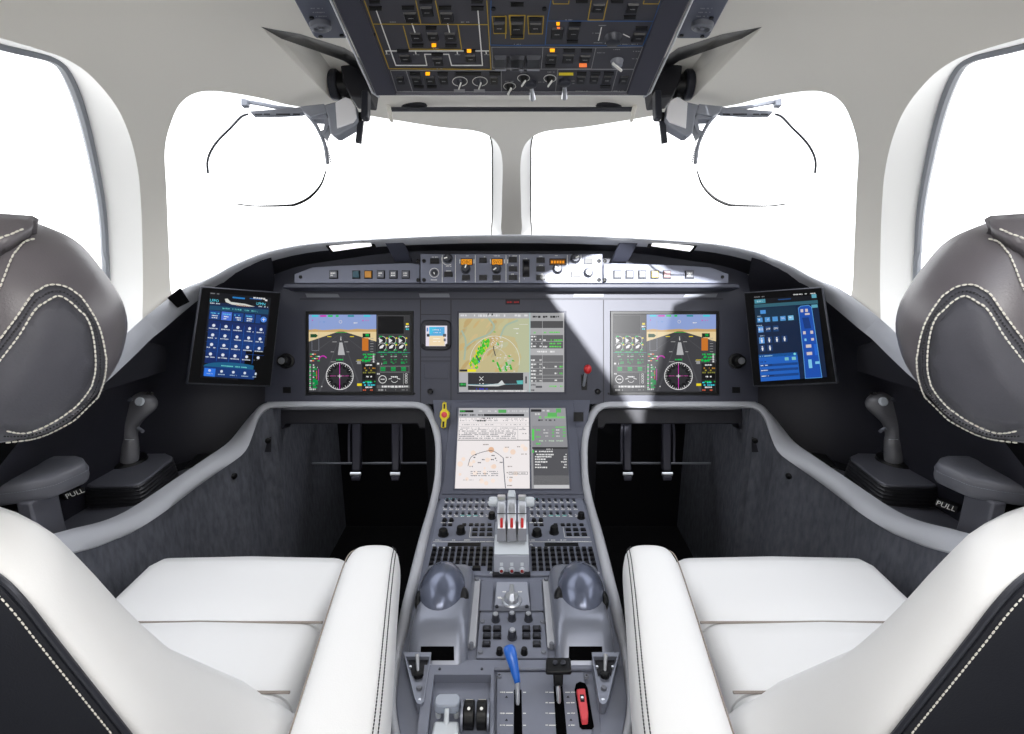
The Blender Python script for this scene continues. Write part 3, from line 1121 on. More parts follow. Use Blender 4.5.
    for d, sc_ in ((0.452, 0.45), (0.455, 0.70), (0.466, 0.86), (0.488, 0.96), (0.515, 1.0), (0.538, 0.985), (0.56, 0.90), (0.585, 0.74), (0.60, 0.4)):
        ring = []
        for a, b in ring2:
            p = CAM + RT * (HX + (a - HX) * sc_) + UP * (cu + (b - cu) * sc_) + FW * d
            ring.append(mirx(p, s))
        rings.append(ring)
    hr = MB().loft(rings).build('headrest', 'grey_leather', seat, smooth=180)
    tree = bvh_of(hr)

    def on_hr(x, y, off):
        r = ray(X(x, s), y).normalized()
        h = tree.ray_cast(CAM, r)
        if h[0] is None:
            return None
        return h[0] + h[1] * (off if h[1].dot(r) < 0 else -off)
    OUT = [(-24, 373), (0, 341), (20, 314.6), (36, 293), (52, 286), (72, 292), (88, 311), (98, 331), (103, 357), (100, 383), (88, 406), (65, 422), (36, 435), (0, 440)]
    INN = [(-24, 396), (0, 362), (20, 336), (36, 311), (49, 300), (60, 297.6), (75, 308), (87, 324), (92.5, 350.5), (91.5, 377), (78, 399.5), (55.6, 417.5), (26, 430), (0, 427)]

    def fill(poly, off, name, m_, tail=((-30, 430), (-34, 400))):
        pl = [Vector((p.x, p.y)) for p in catmull([(a, b, 0) for a, b in poly], 5)]
        pl += [Vector(t) for t in tail]
        vs = list(pl)
        for gx in range(-98, 110, 8):
            for gy in range(224, 445, 8):
                q = Vector((gx + 0.3, gy + 0.2))
                c = False
                for i in range(len(pl)):
                    a, b = pl[i], pl[(i + 1) % len(pl)]
                    if (a.y > q.y) != (b.y > q.y) and q.x < (b.x - a.x) * (q.y - a.y) / (b.y - a.y) + a.x:
                        c = not c
                if c and min((q - p).length for p in pl) > 4:
                    vs.append(q)
        v2, _, f2, *_ = delaunay_2d_cdt(vs, [(i, (i + 1) % len(pl)) for i in range(len(pl))], [], 1, 1e-5)
        mb = MB()
        wp = [on_hr(p.x, p.y, off) for p in v2]
        okf = [f for f in f2 if all(wp[i] is not None for i in f)]
        mb.v = [p if p is not None else Vector((0, 0, 0)) for p in wp]
        if any(p is None for p in wp):
            good = next(p for p in wp if p is not None)
            mb.v = [p if p is not None else good for p in wp]
        for f in okf:
            mb.face(f)
        o = mb.build(name, m_, hr, smooth=180, fix=True)
        return o
    fill(OUT, 0.0015, 'headrest_welt', 'grey_leather2').modifiers.new('solid', 'SOLIDIFY').thickness = 0.002
    fill([(x - (3 if x > 60 else 0), y + (3 if y < 330 else -3)) for x, y in INN], 0.0035, 'headrest_inset', 'grey_leather2').modifiers.new('solid', 'SOLIDIFY').thickness = 0.002
    for L in (OUT, INN):
        pts = [on_hr(p.x, p.y, 0.0032) for p in catmull([(a, b, 0) for a, b in L], 20)]
        stitches([p for p in pts if p is not None], 0.0045, 0.0009, 0.78).build('headrest_stitching', 'thread', hr)
    # fine dotted seam between the two rows
    MIDL = [((a + c) / 2, (b + d) / 2) for (a, b), (c, d) in zip(OUT, INN)]
    pts = [on_hr(p.x, p.y, 0.0028) for p in catmull([(a, b, 0) for a, b in MIDL], 20)]
    stitches([p for p in pts if p is not None], 0.0028, 0.0008, 0.5).build('headrest_seam', 'dark_thread', hr)
    # folded wing of the headrest at its upper outer corner
    CAP = [(30, 228), (33, 232), (26, 240), (12, 248), (0, 257), (-22, 276), (-48, 292), (-76, 299), (-101, 300)]
    cap = fill(CAP, 0.006, 'headrest_cap', 'grey_leather', ((-101, 234), (-66, 229), (-40, 226), (-12, 225.5), (12, 226.5)))
    md = cap.modifiers.new('solid', 'SOLIDIFY')
    md.thickness = 0.012
    md.offset = 0
    WST = [(34, 240), (24, 243), (16, 252), (10, 264), (5, 277), (0, 289), (-8, 303)]
    pts = [on_hr(p.x, p.y, 0.0015) for p in catmull([(a, b, 0) for a, b in WST], 12)]
    stitches([p for p in pts if p is not None], 0.0045, 0.0009, 0.78).build('headrest_stitching', 'thread', hr)
    WS2 = [(20, 239.5), (10, 244), (0, 250), (-10, 257)]
    pts = [on_hr(p.x, p.y, 0.0125) for p in catmull([(a, b, 0) for a, b in WS2], 12)]
    stitches([p for p in pts if p is not None], 0.0045, 0.0009, 0.78).build('headrest_stitching', 'thread', hr)
    # the same lobe on the headrest's outer side
    for c in list(hr.children):
        if c.name.split('.')[0] not in ('headrest_welt', 'headrest_inset', 'headrest_stitching', 'headrest_seam', 'headrest_cap'):
            continue
        m2 = c.data.copy()
        for v in m2.vertices:
            v.co.x = -v.co.x
        m2.flip_normals()
        c2 = c.copy()
        c2.data = m2
        wx = absloc(c).x
        COL.objects.link(c2)
        c2.parent = hr
        c2.location = c.location.copy()
        c2.location.x = (2 * (-HX * s) - wx) - absloc(hr).x
    # posts joining headrest and backrest
    for dx in (-0.06, 0.06):
        MB().tube(catmull([mirx((XC + dx, 0.365, 0.95), s), mirx((XC + dx, 0.385, 1.0), s), mirx((XC + dx, 0.46, 1.03), s), mirx((XC + dx, 0.52, 1.06), s)], 4), 0.008, 10).build('headrest_post', 'gunmetal', seat)
    return seat


def stitches(pts, pitch, r, duty=0.7):
    mb = MB()
    L = [0]
    for a, b in zip(pts, pts[1:]):
        L.append(L[-1] + (b - a).length)

    def pos(l):
        for i in range(len(pts) - 1):
            if L[i + 1] >= l:
                t = (l - L[i]) / max(1e-9, L[i + 1] - L[i])
                return pts[i].lerp(pts[i + 1], t)
        return pts[-1]
    n = int(L[-1] / pitch)
    for k in range(n):
        a, b = pos(k * pitch), pos(k * pitch + pitch * duty)
        if (b - a).length > 1e-5:
            m = a.lerp(b, 0.5)
            mb.tube([a, m, b], [r * 0.7, r, r * 0.7], 5)
    return mb


for s, nm in SIDES:
    build_seat(s, nm)

# ================================================================== DISPLAYS
GRN, MAG, CYA, YEL, WHT, AMB = (0, 190, 80), (190, 40, 170), (60, 200, 215), (225, 205, 30), (225, 225, 225), (205, 120, 30)


def pfd_view(c):
    """synthetic view of the runway, local size 430 x 493"""
    c.rect(0, 0, 430, 100, (136, 156, 206)); c.lay()
    c.poly([(0, 97), (40, 92), (90, 99), (150, 95), (200, 92), (250, 97), (310, 90), (370, 94), (430, 92), (430, 180), (0, 180)], (196, 160, 104)); c.lay()
    c.rect(0, 110, 430, 180, (222, 200, 152)); c.lay()
    c.poly([(190, 108), (222, 108), (430, 172), (430, 493), (0, 493), (0, 172)], (58, 58, 62)); c.lay()
    for x0, x1, y0 in ((196, 0, 260), (200, 60, 493), (208, 230, 493), (214, 330, 493), (218, 430, 300)):
        c.poly([(205, 118), (207, 118), (x1 + 14, y0), (x1, y0)], (70, 70, 74))
    c.lay()
    c.poly([(195, 178), (214, 178), (230, 258), (185, 258)], (176, 176, 178))
    c.poly([(203, 140), (206, 140), (208, 165), (201, 165)], (200, 200, 200))
    c.rect(170, 112, 242, 116, (60, 170, 60))
    for x in (118, 262):
        c.rect(x, 138, x + 26, 143, YEL)
    # speed, height and heading read-outs
    for x0, x1, col in ((20, 60, CYA), (72, 112, MAG), (122, 152, GRN), (172, 190, GRN), (248, 288, (40, 140, 150)), (350, 392, CYA)):
        c.rect(x0, 3, x1, 14, col)
    c.scrib(20, 32, 58, 8, MAG); c.scrib(70, 44, 110, 6, (90, 140, 200)); c.scrib(340, 34, 380, 8, (190, 90, 180)); c.scrib(286, 50, 312, 7, WHT)
    c.arc(202, 46, 9, 3, (200, 200, 210), n=12)
    c.line([(20, 40), (20, 230), (64, 230), (64, 40)], 1.5, (150, 155, 170))
    c.poly([(10, 124), (46, 124), (58, 135), (46, 146), (10, 146)], (18, 70, 36))
    c.rect(343, 120, 392, 146, (14, 30, 20)); c.scrib(362, 124, 390, 18, GRN)
    c.rect(340, 150, 380, 230, (196, 112, 30))
    for i in range(9):
        c.rect(392, 150 + i * 17, 412, 153 + i * 17, (150, 150, 150))
    for y, x0, x1 in ((172, 150, 178), (172, 226, 250), (236, 140, 160), (236, 240, 258), (300, 140, 172), (296, 300, 322)):
        c.rect(x0, y, x1, y + 4, (160, 160, 160))
    c.lay()
    for i in range(12):
        a = random.uniform(0, 6.28)
        c.rect(8 + 12 * (i % 5), 250 + 14 * (i // 3), 14 + 12 * (i % 5) + 8, 256 + 14 * (i // 3), (GRN, WHT, (220, 120, 60))[i % 3])
    c.arc(90, 288, 24, 7, MAG, 180, 330, 10)
    for i in range(13):
        y = 318 + i * 13
        c.rect(4, y, 14, y + 8, (190, 190, 190) if i % 2 else (70, 200, 110))
        c.rect(26, y, 34 + 18 * ((i * 7) % 3) / 2, y + 9, (0, 150, 70) if i % 3 else (200, 200, 200))
    c.scrib(26, 334, 56, 9, WHT); c.rect(24, 418, 58, 448, (0, 128, 66)); c.scrib(4, 472, 44, 12, (180, 180, 180)); c.scrib(66, 456, 100, 8, WHT)
    c.line([(62, 348), (62, 420)], 3, MAG); c.line([(50, 360), (50, 410)], 3, (220, 110, 40))
    # lower right block
    c.rect(340, 310, 428, 493, (26, 26, 26)); c.lay()
    c.rect(342, 376, 424, 412, (4, 4, 4)); c.lay()
    for i, (y, col) in enumerate(((250, GRN), (270, GRN), (290, GRN), (318, WHT), (338, (170, 120, 40)), (352, (150, 140, 40)), (366, (120, 120, 50)), (392, WHT), (424, GRN), (430, CYA), (446, CYA), (460, WHT), (478, (200, 90, 60)))):
        c.scrib(345 + (i % 3) * 8, y, 424 - (i % 2) * 20, 10, col)
    for x, y in ((345, 292), (364, 270), (384, 292), (364, 296)):
        c.disc(x, y, 9, (0, 170, 70), 8)
    for i in range(5):
        c.rect(408, 250 + i * 12, 418, 257 + i * 12, WHT)
    c.rect(308, 440, 338, 456, YEL); c.scrib(286, 288, 336, 6, YEL); c.scrib(308, 296, 336, 20, (150, 150, 150))
    # compass rose
    cx, cy = 197, 393
    c.disc(cx, cy, 86, (40, 40, 42), 40); c.lay()
    for k in range(12):
        a = math.radians(30 * k)
        x, y = cx + 66 * math.sin(a), cy - 66 * math.cos(a)
        c.disc(x, y, 15, (10, 10, 12), 10)
    c.lay()
    for k in range(36):
        a = math.radians(10 * k)
        r0 = 70 if k % 3 == 0 else 76
        c.line([(cx + r0 * math.sin(a), cy - r0 * math.cos(a)), (cx + 84 * math.sin(a), cy - 84 * math.cos(a))], 3 if k % 3 == 0 else 2, WHT)
    c.arc(cx, cy, 86, 4, WHT, n=44)
    c.line([(cx, cy - 84), (cx, cy + 84)], 4, MAG)
    c.scrib(cx - 60, cy - 3, cx + 60, 4, (190, 70, 160), 0.6)
    c.scrib(176, 284, 222, 10, GRN)
    c.lay()
    c.line([(cx - 10, cy), (cx + 10, cy)], 4, WHT); c.line([(cx, cy - 10), (cx, cy + 12)], 4, WHT)


def pfd_column(c):
    """engine and system column, local size 215 x 493"""
    c.rect(0, 0, 215, 493, (52, 52, 54)); c.lay()
    c.rect(6, 8, 176, 124, (3, 3, 4)); c.frame(6, 8, 176, 124, 2, (90, 90, 92))
    c.rect(188, 54, 206, 66, YEL); c.scrib(184, 72, 210, 10, WHT); c.scrib(188, 88, 206, 10, CYA)
    for i, x in enumerate((38, 100, 164)):
        for j, y in enumerate((164, 206)):
            c.disc(x - 2, y, 25, (24, 24, 26), 18); c.lay()
            if j == 0:
                c.poly([(x - 22, y - 14), (x - 22, y + 18), (x - 12, y + 14), (x + 2, y)], (225, 225, 225))
            else:
                c.poly([(x - 20, y + 12), (x - 18, y - 2), (x, y - 14), (x + 12, y - 12), (x, y + 8)], (225, 225, 225))
            c.arc(x - 2, y, 25, 3, (200, 200, 200), 200, 420, 14)
            c.rect(x + 22, y - 18, x + 32, y - 9, YEL); c.rect(x + 14, y + 14, x + 28, y + 26, (0, 150, 70))
        c.rect(x - 22, 136, x - 2, 144, (0, 160, 76))
        c.scrib(x - 26, 236, x + 16, 9, (0, 170, 80))
    c.line([(0, 243), (215, 243)], 2, (60, 150, 160))
    for y in (252, 264, 284, 300, 308):
        for x in (26, 90, 156):
            c.scrib(x, y, x + 40, 8, (0, 150, 74) if y != 264 else (170, 170, 170), 0.6)
    c.scrib(2, 308, 34, 14, WHT)
    c.line([(0, 327), (215, 327)], 1.6, (120, 120, 122)); c.frame(22, 332, 208, 366, 1.6, (140, 140, 140))
    for x in (26, 92, 158):
        c.rect(x, 336, x + 30, 346, (0, 160, 76)); c.rect(x, 350, x + 30, 360, (0, 150, 70))
    c.line([(0, 370), (215, 370)], 1.6, (120, 120, 122)); c.scrib(2, 376, 30, 7, WHT)
    c.arc(38, 414, 24, 4, WHT, n=20); c.scrib(26, 410, 52, 8, WHT)
    c.scrib(92, 394, 136, 9, WHT); c.arc(114, 412, 22, 3, WHT, 30, 150, 8); c.line([(78, 412), (96, 408)], 4, WHT); c.line([(132, 408), (150, 412)], 4, WHT)
    for y in (384, 400, 416, 432):
        c.arc(190, y, 7, 3, (200, 200, 200), n=8)
    c.line([(172, 376), (172, 446)], 2, (170, 170, 170))
    c.rect(0, 452, 215, 470, (84, 84, 86)); c.lay()
    c.scrib(4, 454, 205, 13, (215, 215, 215), 0.85)
    c.scrib(2, 476, 60, 12, (150, 150, 150)); c.scrib(120, 478, 205, 7, (120, 120, 120), 0.5)


def rect_canvas(fr, x0, y0, x1, y1, W, H, h):
    return Canvas(lambda x, y, hh: fr.on(x0 + (x1 - x0) * x / W, y0 + (y1 - y0) * y / H, hh), h)


def bezel(fr, x0, y0, x1, y1, px, w0, h, m, parent, name='bezel'):
    """square frame raised h round a screen opening"""
    o = [fr.on(x, y) for x, y in ((x0 - w0, y0 - w0), (x1 + w0, y0 - w0), (x1 + w0, y1 + w0), (x0 - w0, y1 + w0))]
    i = [fr.on(x, y) for x, y in ((x0, y0), (x1, y0), (x1, y1), (x0, y1))]
    n = fr.n * h
    mb = MB()
    ins = lambda p, k: [q + (sum(p, Vector()) / 4 - q) * k for q in p]
    mb.loft([o + o[:1], [p + n for p in ins(o, 0.012)] + [(ins(o, 0.012)[0] + n)], [p + n for p in ins(i, -0.006)] + [ins(i, -0.006)[0] + n], i + i[:1]], closed=False)
    return mb.build(name, m, parent, smooth=0)


for s, nm in SIDES:
    d = thing('flight_display', 'wide flight display with a runway view, in front of the %s seat' % nm, 'display', PAN.on(X(360, s), 392), 'flight displays')
    x0, x1 = (308.6, 410.4) if s < 0 else (613.2, 716.2)
    bezel(PAN, x0, 314.2, x1, 392, 0, 3.2, 0.003, 'black', d)
    cv = Canvas(lambda x, y, h: PAN.on(x, y, h), 0.0008)
    cv.rect(x0, 314.2, x1, 392, (10, 12, 14))
    mb = cv.mb
    if s < 0:
        v = rect_canvas(PAN, 309, 314.7, 376.4, 391.7, 430, 493, 0.0012)
        e = rect_canvas(PAN, 376.8, 314.7, 410.2, 391.7, 215, 493, 0.0012)
    else:
        v = rect_canvas(PAN, 646.5, 314.5, 715.8, 391.7, 430, 493, 0.0012)
        e = rect_canvas(PAN, 613.5, 314.5, 646.2, 391.7, 215, 493, 0.0012)
    v.mb = mb
    e.mb = mb
    pfd_view(v)
    pfd_column(e)
    cv.build('screen', d)

# --- centre upper map display (crop coordinates 108..920 x 62..672)
d = thing('map_display', 'centre map display showing tan terrain and green radar returns, above the lower chart screen', 'display', PAN.on(511.5, 393))
bezel(PAN, 458.6, 312.8, 564.6, 392.4, 0, 1.6, 0.002, 'panel', d)
c = Canvas(lambda x, y, h: PAN.on(445 + x / 7.723, 305 + y / 7.726, h), 0.0008)
c.rect(108, 62, 920, 672, (172, 172, 174)); c.lay()
c.rect(108, 104, 652, 520, (190, 178, 132)); c.lay()
rr = random.Random(4)
for i in range(46):
    x, y = rr.uniform(120, 640), rr.uniform(108, 500)
    w, h = rr.uniform(20, 70), rr.uniform(8, 22)
    if x > 430:
        col = rr.choice([(184, 184, 146), (176, 186, 156), (190, 184, 140)])
    else:
        col = rr.choice([(196, 170, 116), (186, 160, 108), (200, 180, 132), (180, 170, 130)])
    a = -0.9
    pts = []
    for k in range(10):
        t = 2 * math.pi * k / 10
        px_, py_ = w * math.cos(t), h * math.sin(t)
        pts.append((min(650, max(110, x + px_ * math.cos(a) - py_ * math.sin(a))), min(518, max(106, y + px_ * math.sin(a) + py_ * math.cos(a)))))
    c.poly(pts, col)
    c.h += 0.000004
c.lay()
c.poly([(652, 104), (652, 520), (560, 520), (590, 400), (540, 250), (430, 230), (470, 150), (560, 104)], (180, 184, 150)); c.lay()
for p in ([(340, 104), (380, 170), (330, 230), (230, 270), (150, 330)], [(130, 200), (160, 280), (150, 420)], [(430, 240), (470, 160), (560, 120)]):
    c.line([(q.x, q.y) for q in catmull([(a, b, 0) for a, b in p], 5)], 14, (160, 178, 158))
c.lay()
c.arc(385, 430, 190, 4, (215, 220, 210), 180, 370, 40); c.arc(385, 430, 95, 3, (205, 205, 195), 180, 360, 24); c.lay()
for i in range(120):
    t = rr.random()
    x = 215 + 105 * t + rr.uniform(-26, 26)
    y = 470 - 190 * t + rr.uniform(-30, 24)
    if y < 515:
        c.disc(x, y, rr.uniform(5, 15), rr.choice([(40, 180, 30), (60, 190, 30), (40, 170, 40), (214, 204, 30), (90, 200, 40)]), 7, 0.7)
        c.h += 0.0000015
for x0, y0, x1, y1 in ((400, 440, 430, 515), (466, 470, 470, 512), (470, 440, 480, 470), (500, 460, 512, 500), (492, 390, 500, 400), (380, 205, 384, 212), (402, 290, 408, 312), (520, 425, 530, 436), (370, 425, 374, 440)):
    c.poly([(x0 - 6, y0), (x0 + 8, y0), (x1 + 10, y1), (x1 - 8, y1)], (50, 175, 40))
for i in range(40):
    x, y = rr.uniform(350, 440), rr.uniform(240, 330)
    c.rect(x, y, x + rr.uniform(4, 14), y + 5, (216, 214, 214))
for i in range(26):
    x, y = rr.uniform(380, 530), rr.uniform(380, 510)
    c.rect(x, y, x + rr.uniform(4, 16), y + 5, (216, 214, 214))
c.line([(375, 320), (378, 350), (390, 392)], 7, (50, 50, 56)); c.line([(240, 395), (268, 435)], 9, (60, 70, 84)); c.disc(264, 438, 8, (60, 150, 200), 8)
c.scrib(530, 180, 570, 8, WHT); c.scrib(540, 215, 566, 8, WHT); c.line([(575, 150), (640, 150)], 2, WHT)
c.rect(112, 498, 172, 514, (24, 24, 28)); c.rect(174, 496, 240, 516, (232, 222, 30))
c.lay()
c.rect(178, 524, 604, 656, (44, 44, 48)); c.lay()
c.line([(266, 554), (296, 584)], 4, WHT); c.line([(296, 554), (266, 584)], 4, WHT); c.scrib(266, 604, 300, 8, WHT)
c.poly([(178, 616), (300, 620), (410, 606), (440, 580), (456, 606), (470, 612), (410, 628), (300, 628), (178, 622)], (206, 210, 210))
c.line([(180, 614), (600, 610)], 3, (120, 180, 190)); c.poly([(552, 584), (602, 582), (602, 612), (560, 612)], (84, 178, 176)); c.scrib(240, 642, 330, 14, (40, 40, 170))
c.scrib(120, 74, 640, 18, (212, 212, 214), 0.7); c.rect(330, 66, 340, 82, (20, 20, 20)); c.rect(360, 66, 370, 82, (20, 20, 20))
c.rect(110, 600, 164, 632, (24, 70, 40)); c.scrib(120, 606, 160, 18, (60, 200, 90)); c.scrib(620, 552, 632, 60, (60, 60, 64)); c.scrib(180, 660, 640, 9, (220, 220, 220), 0.5)
c.line([(655, 62), (655, 672)], 4, (150, 206, 204))
# right-hand page
for y0, y1, col in ((62, 124, (160, 160, 162)), (124, 178, (72, 72, 74)), (178, 232, (164, 164, 166)), (232, 336, (92, 92, 94)), (336, 388, (172, 172, 174)), (388, 596, (104, 104, 106)), (596, 672, (168, 168, 170))):
    c.rect(660, y0, 912, y1, col)
c.lay()
for y in (280, 440, 488, 540, 566):
    c.rect(660, y, 912, y + 3, (170, 170, 172))
c.line([(752, 124), (752, 640)], 2.5, (180, 180, 182))
c.scrib(664, 84, 740, 16, (30, 30, 32)); c.scrib(756, 84, 880, 16, (30, 30, 32))
for y, g in ((206, (100, 206, 90)), (266, (90, 206, 80)), (292, (90, 206, 80)), (316, (90, 206, 80)), (622, (110, 200, 100))):
    c.scrib(806, y, 908, 13, g); 
c.scrib(664, 208, 700, 13, (100, 206, 90)); c.scrib(764, 208, 784, 13, (100, 206, 90))
for y in (238, 262, 292, 314, 420, 452, 476, 502, 528, 556, 580):
    c.scrib(664, y, 704, 14, (222, 222, 222)); c.scrib(730, y, 748, 12, (210, 210, 210), 0.6)
for y in (266, 316, 478):
    c.scrib(758, y, 790, 14, (222, 222, 222))
for y in (470, 522, 576):
    c.scrib(884, y, 910, 14, (90, 206, 80)); c.scrib(846, y, 866, 14, (220, 220, 220))
c.scrib(710, 354, 850, 14, (225, 225, 225)); c.scrib(664, 612, 700, 12, (90, 90, 92)); c.rect(700, 624, 750, 640, (90, 90, 94)); c.scrib(664, 652, 690, 12, (90, 90, 92))
c.build('screen', d)

# --- lower chart display on the slope
d = thing('chart_display', 'lower centre display with a white approach chart, on the slope above the thrust levers', 'display', LSL.on(511.5, 490))
cz = (lambda x, y, h: LSL.on(445 + x / 7.34, 400 + y / 7.34, h + 0.004))
mb = MB()
q = [cz(x, y, 0) for x, y in ((88, 60), (892, 60), (924, 664), (62, 664))]
mb.prism(q, LSL.n * 0.0015, 0.99)
mb.build('bezel', 'slope', d)
c = Canvas(cz, 0.0022)  # greys washed out to hold the light haze on this screen
c.poly([(103, 66), (616, 66), (622, 656), (74, 656)], (176, 176, 180)); c.poly([(624, 66), (882, 66), (912, 656), (636, 656)], (150, 150, 154)); c.lay()
c.poly([(102, 134), (617, 134), (622, 654), (74, 654)], (238, 232, 232)); c.lay()
rr = random.Random(9)
for i in range(26):
    x, y = rr.uniform(110, 590), rr.uniform(330, 620)
    c.disc(x, y, rr.uniform(8, 22), rr.choice([(244, 224, 210), (240, 214, 196), (246, 230, 220)]), 9)
    c.h += 0.000003
c.disc(340, 372, 22, (226, 182, 150), 8); c.lay()
c.rect(110, 82, 210, 98, (30, 36, 30)); c.scrib(114, 84, 150, 12, (40, 180, 60)); c.rect(392, 78, 450, 102, (90, 170, 96)); c.scrib(240, 84, 380, 12, (206, 206, 206)); c.scrib(460, 82, 610, 16, (196, 196, 198))
c.rect(286, 110, 580, 126, (34, 34, 38)); c.scrib(108, 112, 284, 12, (40, 40, 44))
c.scrib(236, 154, 300, 13, (30, 30, 34)); c.scrib(270, 138, 366, 8, (70, 70, 74))
c.line([(96, 302), (618, 302)], 4, (70, 70, 74)); c.line([(104, 200), (616, 200)], 2, (150, 150, 154)); c.line([(104, 176), (616, 176)], 1.6, (160, 160, 160)); c.frame(102, 136, 616, 300, 2, (140, 140, 144))
for y in (144, 156, 186, 210, 220):
    c.scrib(112, y, 600, 6, (150, 150, 154), 0.45)
for y in (232, 246, 258, 270, 284):
    c.scrib(104, y, 520, 7, (120, 120, 126), 0.75)
c.line([(534, 200), (534, 300)], 2, (140, 140, 144)); c.scrib(560, 220, 590, 8, (120, 120, 124)); c.scrib(560, 250, 596, 8, (60, 60, 64))
ar = [(q_.x, q_.y) for q_ in catmull([(170, 490, 0), (190, 430, 0), (240, 400, 0), (330, 378, 0), (380, 395, 0), (428, 432, 0)], 5)]
c.line(ar, 4, (90, 90, 100)); c.line([(428, 432), (434, 540), (444, 652)], 6, (90, 96, 110))
for x, y in ((210, 424), (230, 404), (190, 490), (346, 440), (362, 430), (410, 460), (350, 410), (250, 462), (280, 440), (376, 446)):
    c.scrib(x - 8, y, x + 14, 9, (60, 60, 70))
for y in (528, 543, 558):
    c.scrib(190, y, 390, 7, (130, 130, 136), 0.7)
for x, y in ((452, 490), (452, 536), (456, 570), (456, 630), (446, 424), (510, 346), (560, 400), (280, 330), (440, 350)):
    c.scrib(x, y, x + 40, 8, (150, 140, 136))
c.frame(470, 534, 606, 552, 2.5, (110, 110, 114)); c.scrib(490, 540, 590, 7, (130, 130, 130)); c.scrib(100, 590, 260, 7, (180, 176, 176), 0.5)
# right-hand page
c.poly([(640, 196), (888, 196), (898, 350), (644, 350)], (140, 140, 144)); c.poly([(646, 356), (899, 356), (909, 628), (650, 628)], (84, 84, 88)); c.poly([(650, 560), (906, 560), (910, 628), (652, 628)], (112, 112, 114)); c.lay()
c.rect(630, 76, 706, 94, (44, 44, 46)); c.scrib(714, 80, 780, 14, (200, 200, 202)); c.rect(814, 70, 850, 100, (96, 176, 96)); c.rect(752, 100, 820, 130, (96, 180, 96)); c.scrib(690, 128, 880, 14, (120, 206, 110)); c.scrib(640, 104, 700, 16, (206, 206, 206)); c.scrib(636, 150, 840, 12, (60, 60, 64), 0.5)
c.rect(638, 220, 654, 304, (90, 206, 90))
for y in (222, 272, 322):
    c.scrib(668, y, 700, 12, (90, 200, 90))
for y in (222, 244, 268):
    c.scrib(722, y, 756, 10, (206, 206, 206)); c.scrib(786, y, 800, 12, (96, 196, 96)); c.scrib(814, y, 840, 10, (206, 206, 206)); c.scrib(864, y, 884, 12, (96, 196, 96))
c.scrib(800, 202, 884, 10, (110, 206, 104)); c.scrib(690, 302, 880, 10, (180, 200, 180), 0.7)
c.rect(640, 352, 900, 366, (52, 52, 54)); c.scrib(726, 362, 788, 10, (220, 220, 220)); c.rect(640, 374, 652, 394, (80, 190, 90))
for y, x1, r0 in ((380, 790, 860), (402, 800, 870), (418, 780, 870), (436, 740, 870), (456, 750, 850), (476, 700, 850), (496, 750, 866)):
    c.scrib(660, y, x1, 11, (226, 226, 226), 0.9); c.scrib(r0, y, 892, 11, (214, 214, 214))
c.poly([(652, 630), (910, 630), (912, 654), (654, 654)], (196, 196, 198))
c.build('screen', d)

# --- standby instrument
d = thing('standby_instrument', 'small square standby instrument with a blue and sand horizon, right of the left flight display', 'display', PAN.on(436, 350))
mb = MB()
ring = lambda x0, y0, x1, y1, r: [PAN.on(x, y) for x, y in [((x0 + x1) / 2 + a, (y0 + y1) / 2 + b) for a, b in rrect_px((x1 - x0) / 2, (y1 - y0) / 2, r)]]


def rrect_px(hw, hd, r, n=4):
    out = []
    for qx, qy, a0 in ((1, 1, 0), (-1, 1, 90), (-1, -1, 180), (1, -1, 270)):
        for k in range(n + 1):
            a = math.radians(a0 + 90 * k / n)
            out.append((qx * (hw - r) + r * math.cos(a), qy * (hd - r) + r * math.sin(a)))
    return out


mb.prism(ring(420.5, 320, 451.5, 350.5, 6), PAN.n * 0.008, 0.93)
mb.build('bezel', 'dash', d)
c = Canvas(lambda x, y, h: PAN.on(300 + x / 6.4, 305 + y / 6.4, h), 0.0086)
c.rect(808, 134, 944, 264, (226, 220, 232)); c.lay()
c.rect(830, 142, 928, 198, (84, 168, 220)); c.rect(830, 198, 928, 262, (236, 214, 176)); c.lay()
c.poly([(830, 142), (880, 142), (850, 180), (830, 190)], (70, 190, 226)); c.scrib(850, 158, 904, 6, WHT); c.scrib(850, 176, 904, 5, WHT); c.scrib(856, 214, 900, 5, (250, 246, 240)); c.scrib(856, 232, 900, 5, (250, 246, 240))
c.rect(814, 186, 832, 204, (50, 50, 60)); c.rect(918, 186, 938, 204, (80, 80, 90)); c.scrib(922, 216, 940, 22, (100, 100, 110)); c.scrib(814, 146, 824, 30, (90, 140, 200))
c.build('screen', d)
for x, y in ((424, 345.5), (447.5, 345.5)):
    MB().lathe(PAN.on(x, y, 0.006), PAN.n, [(0, 0.005), (0.008, 0.0045), (0.008, 0)], 12).build('knob', 'black', d)


# ================================================================== TABLETS ON THE DASHBOARD WINGS
def quad_fn(tl, tr, br, bl, W, H):
    n = (tr - tl).cross(bl - tl).normalized()
    if n.dot(CAM - tl) < 0:
        n = -n

    def fn(x, y, h):
        u, v = x / W, y / H
        return (tl * (1 - u) + tr * u) * (1 - v) + (bl * (1 - u) + br * u) * v + n * h
    return fn, n


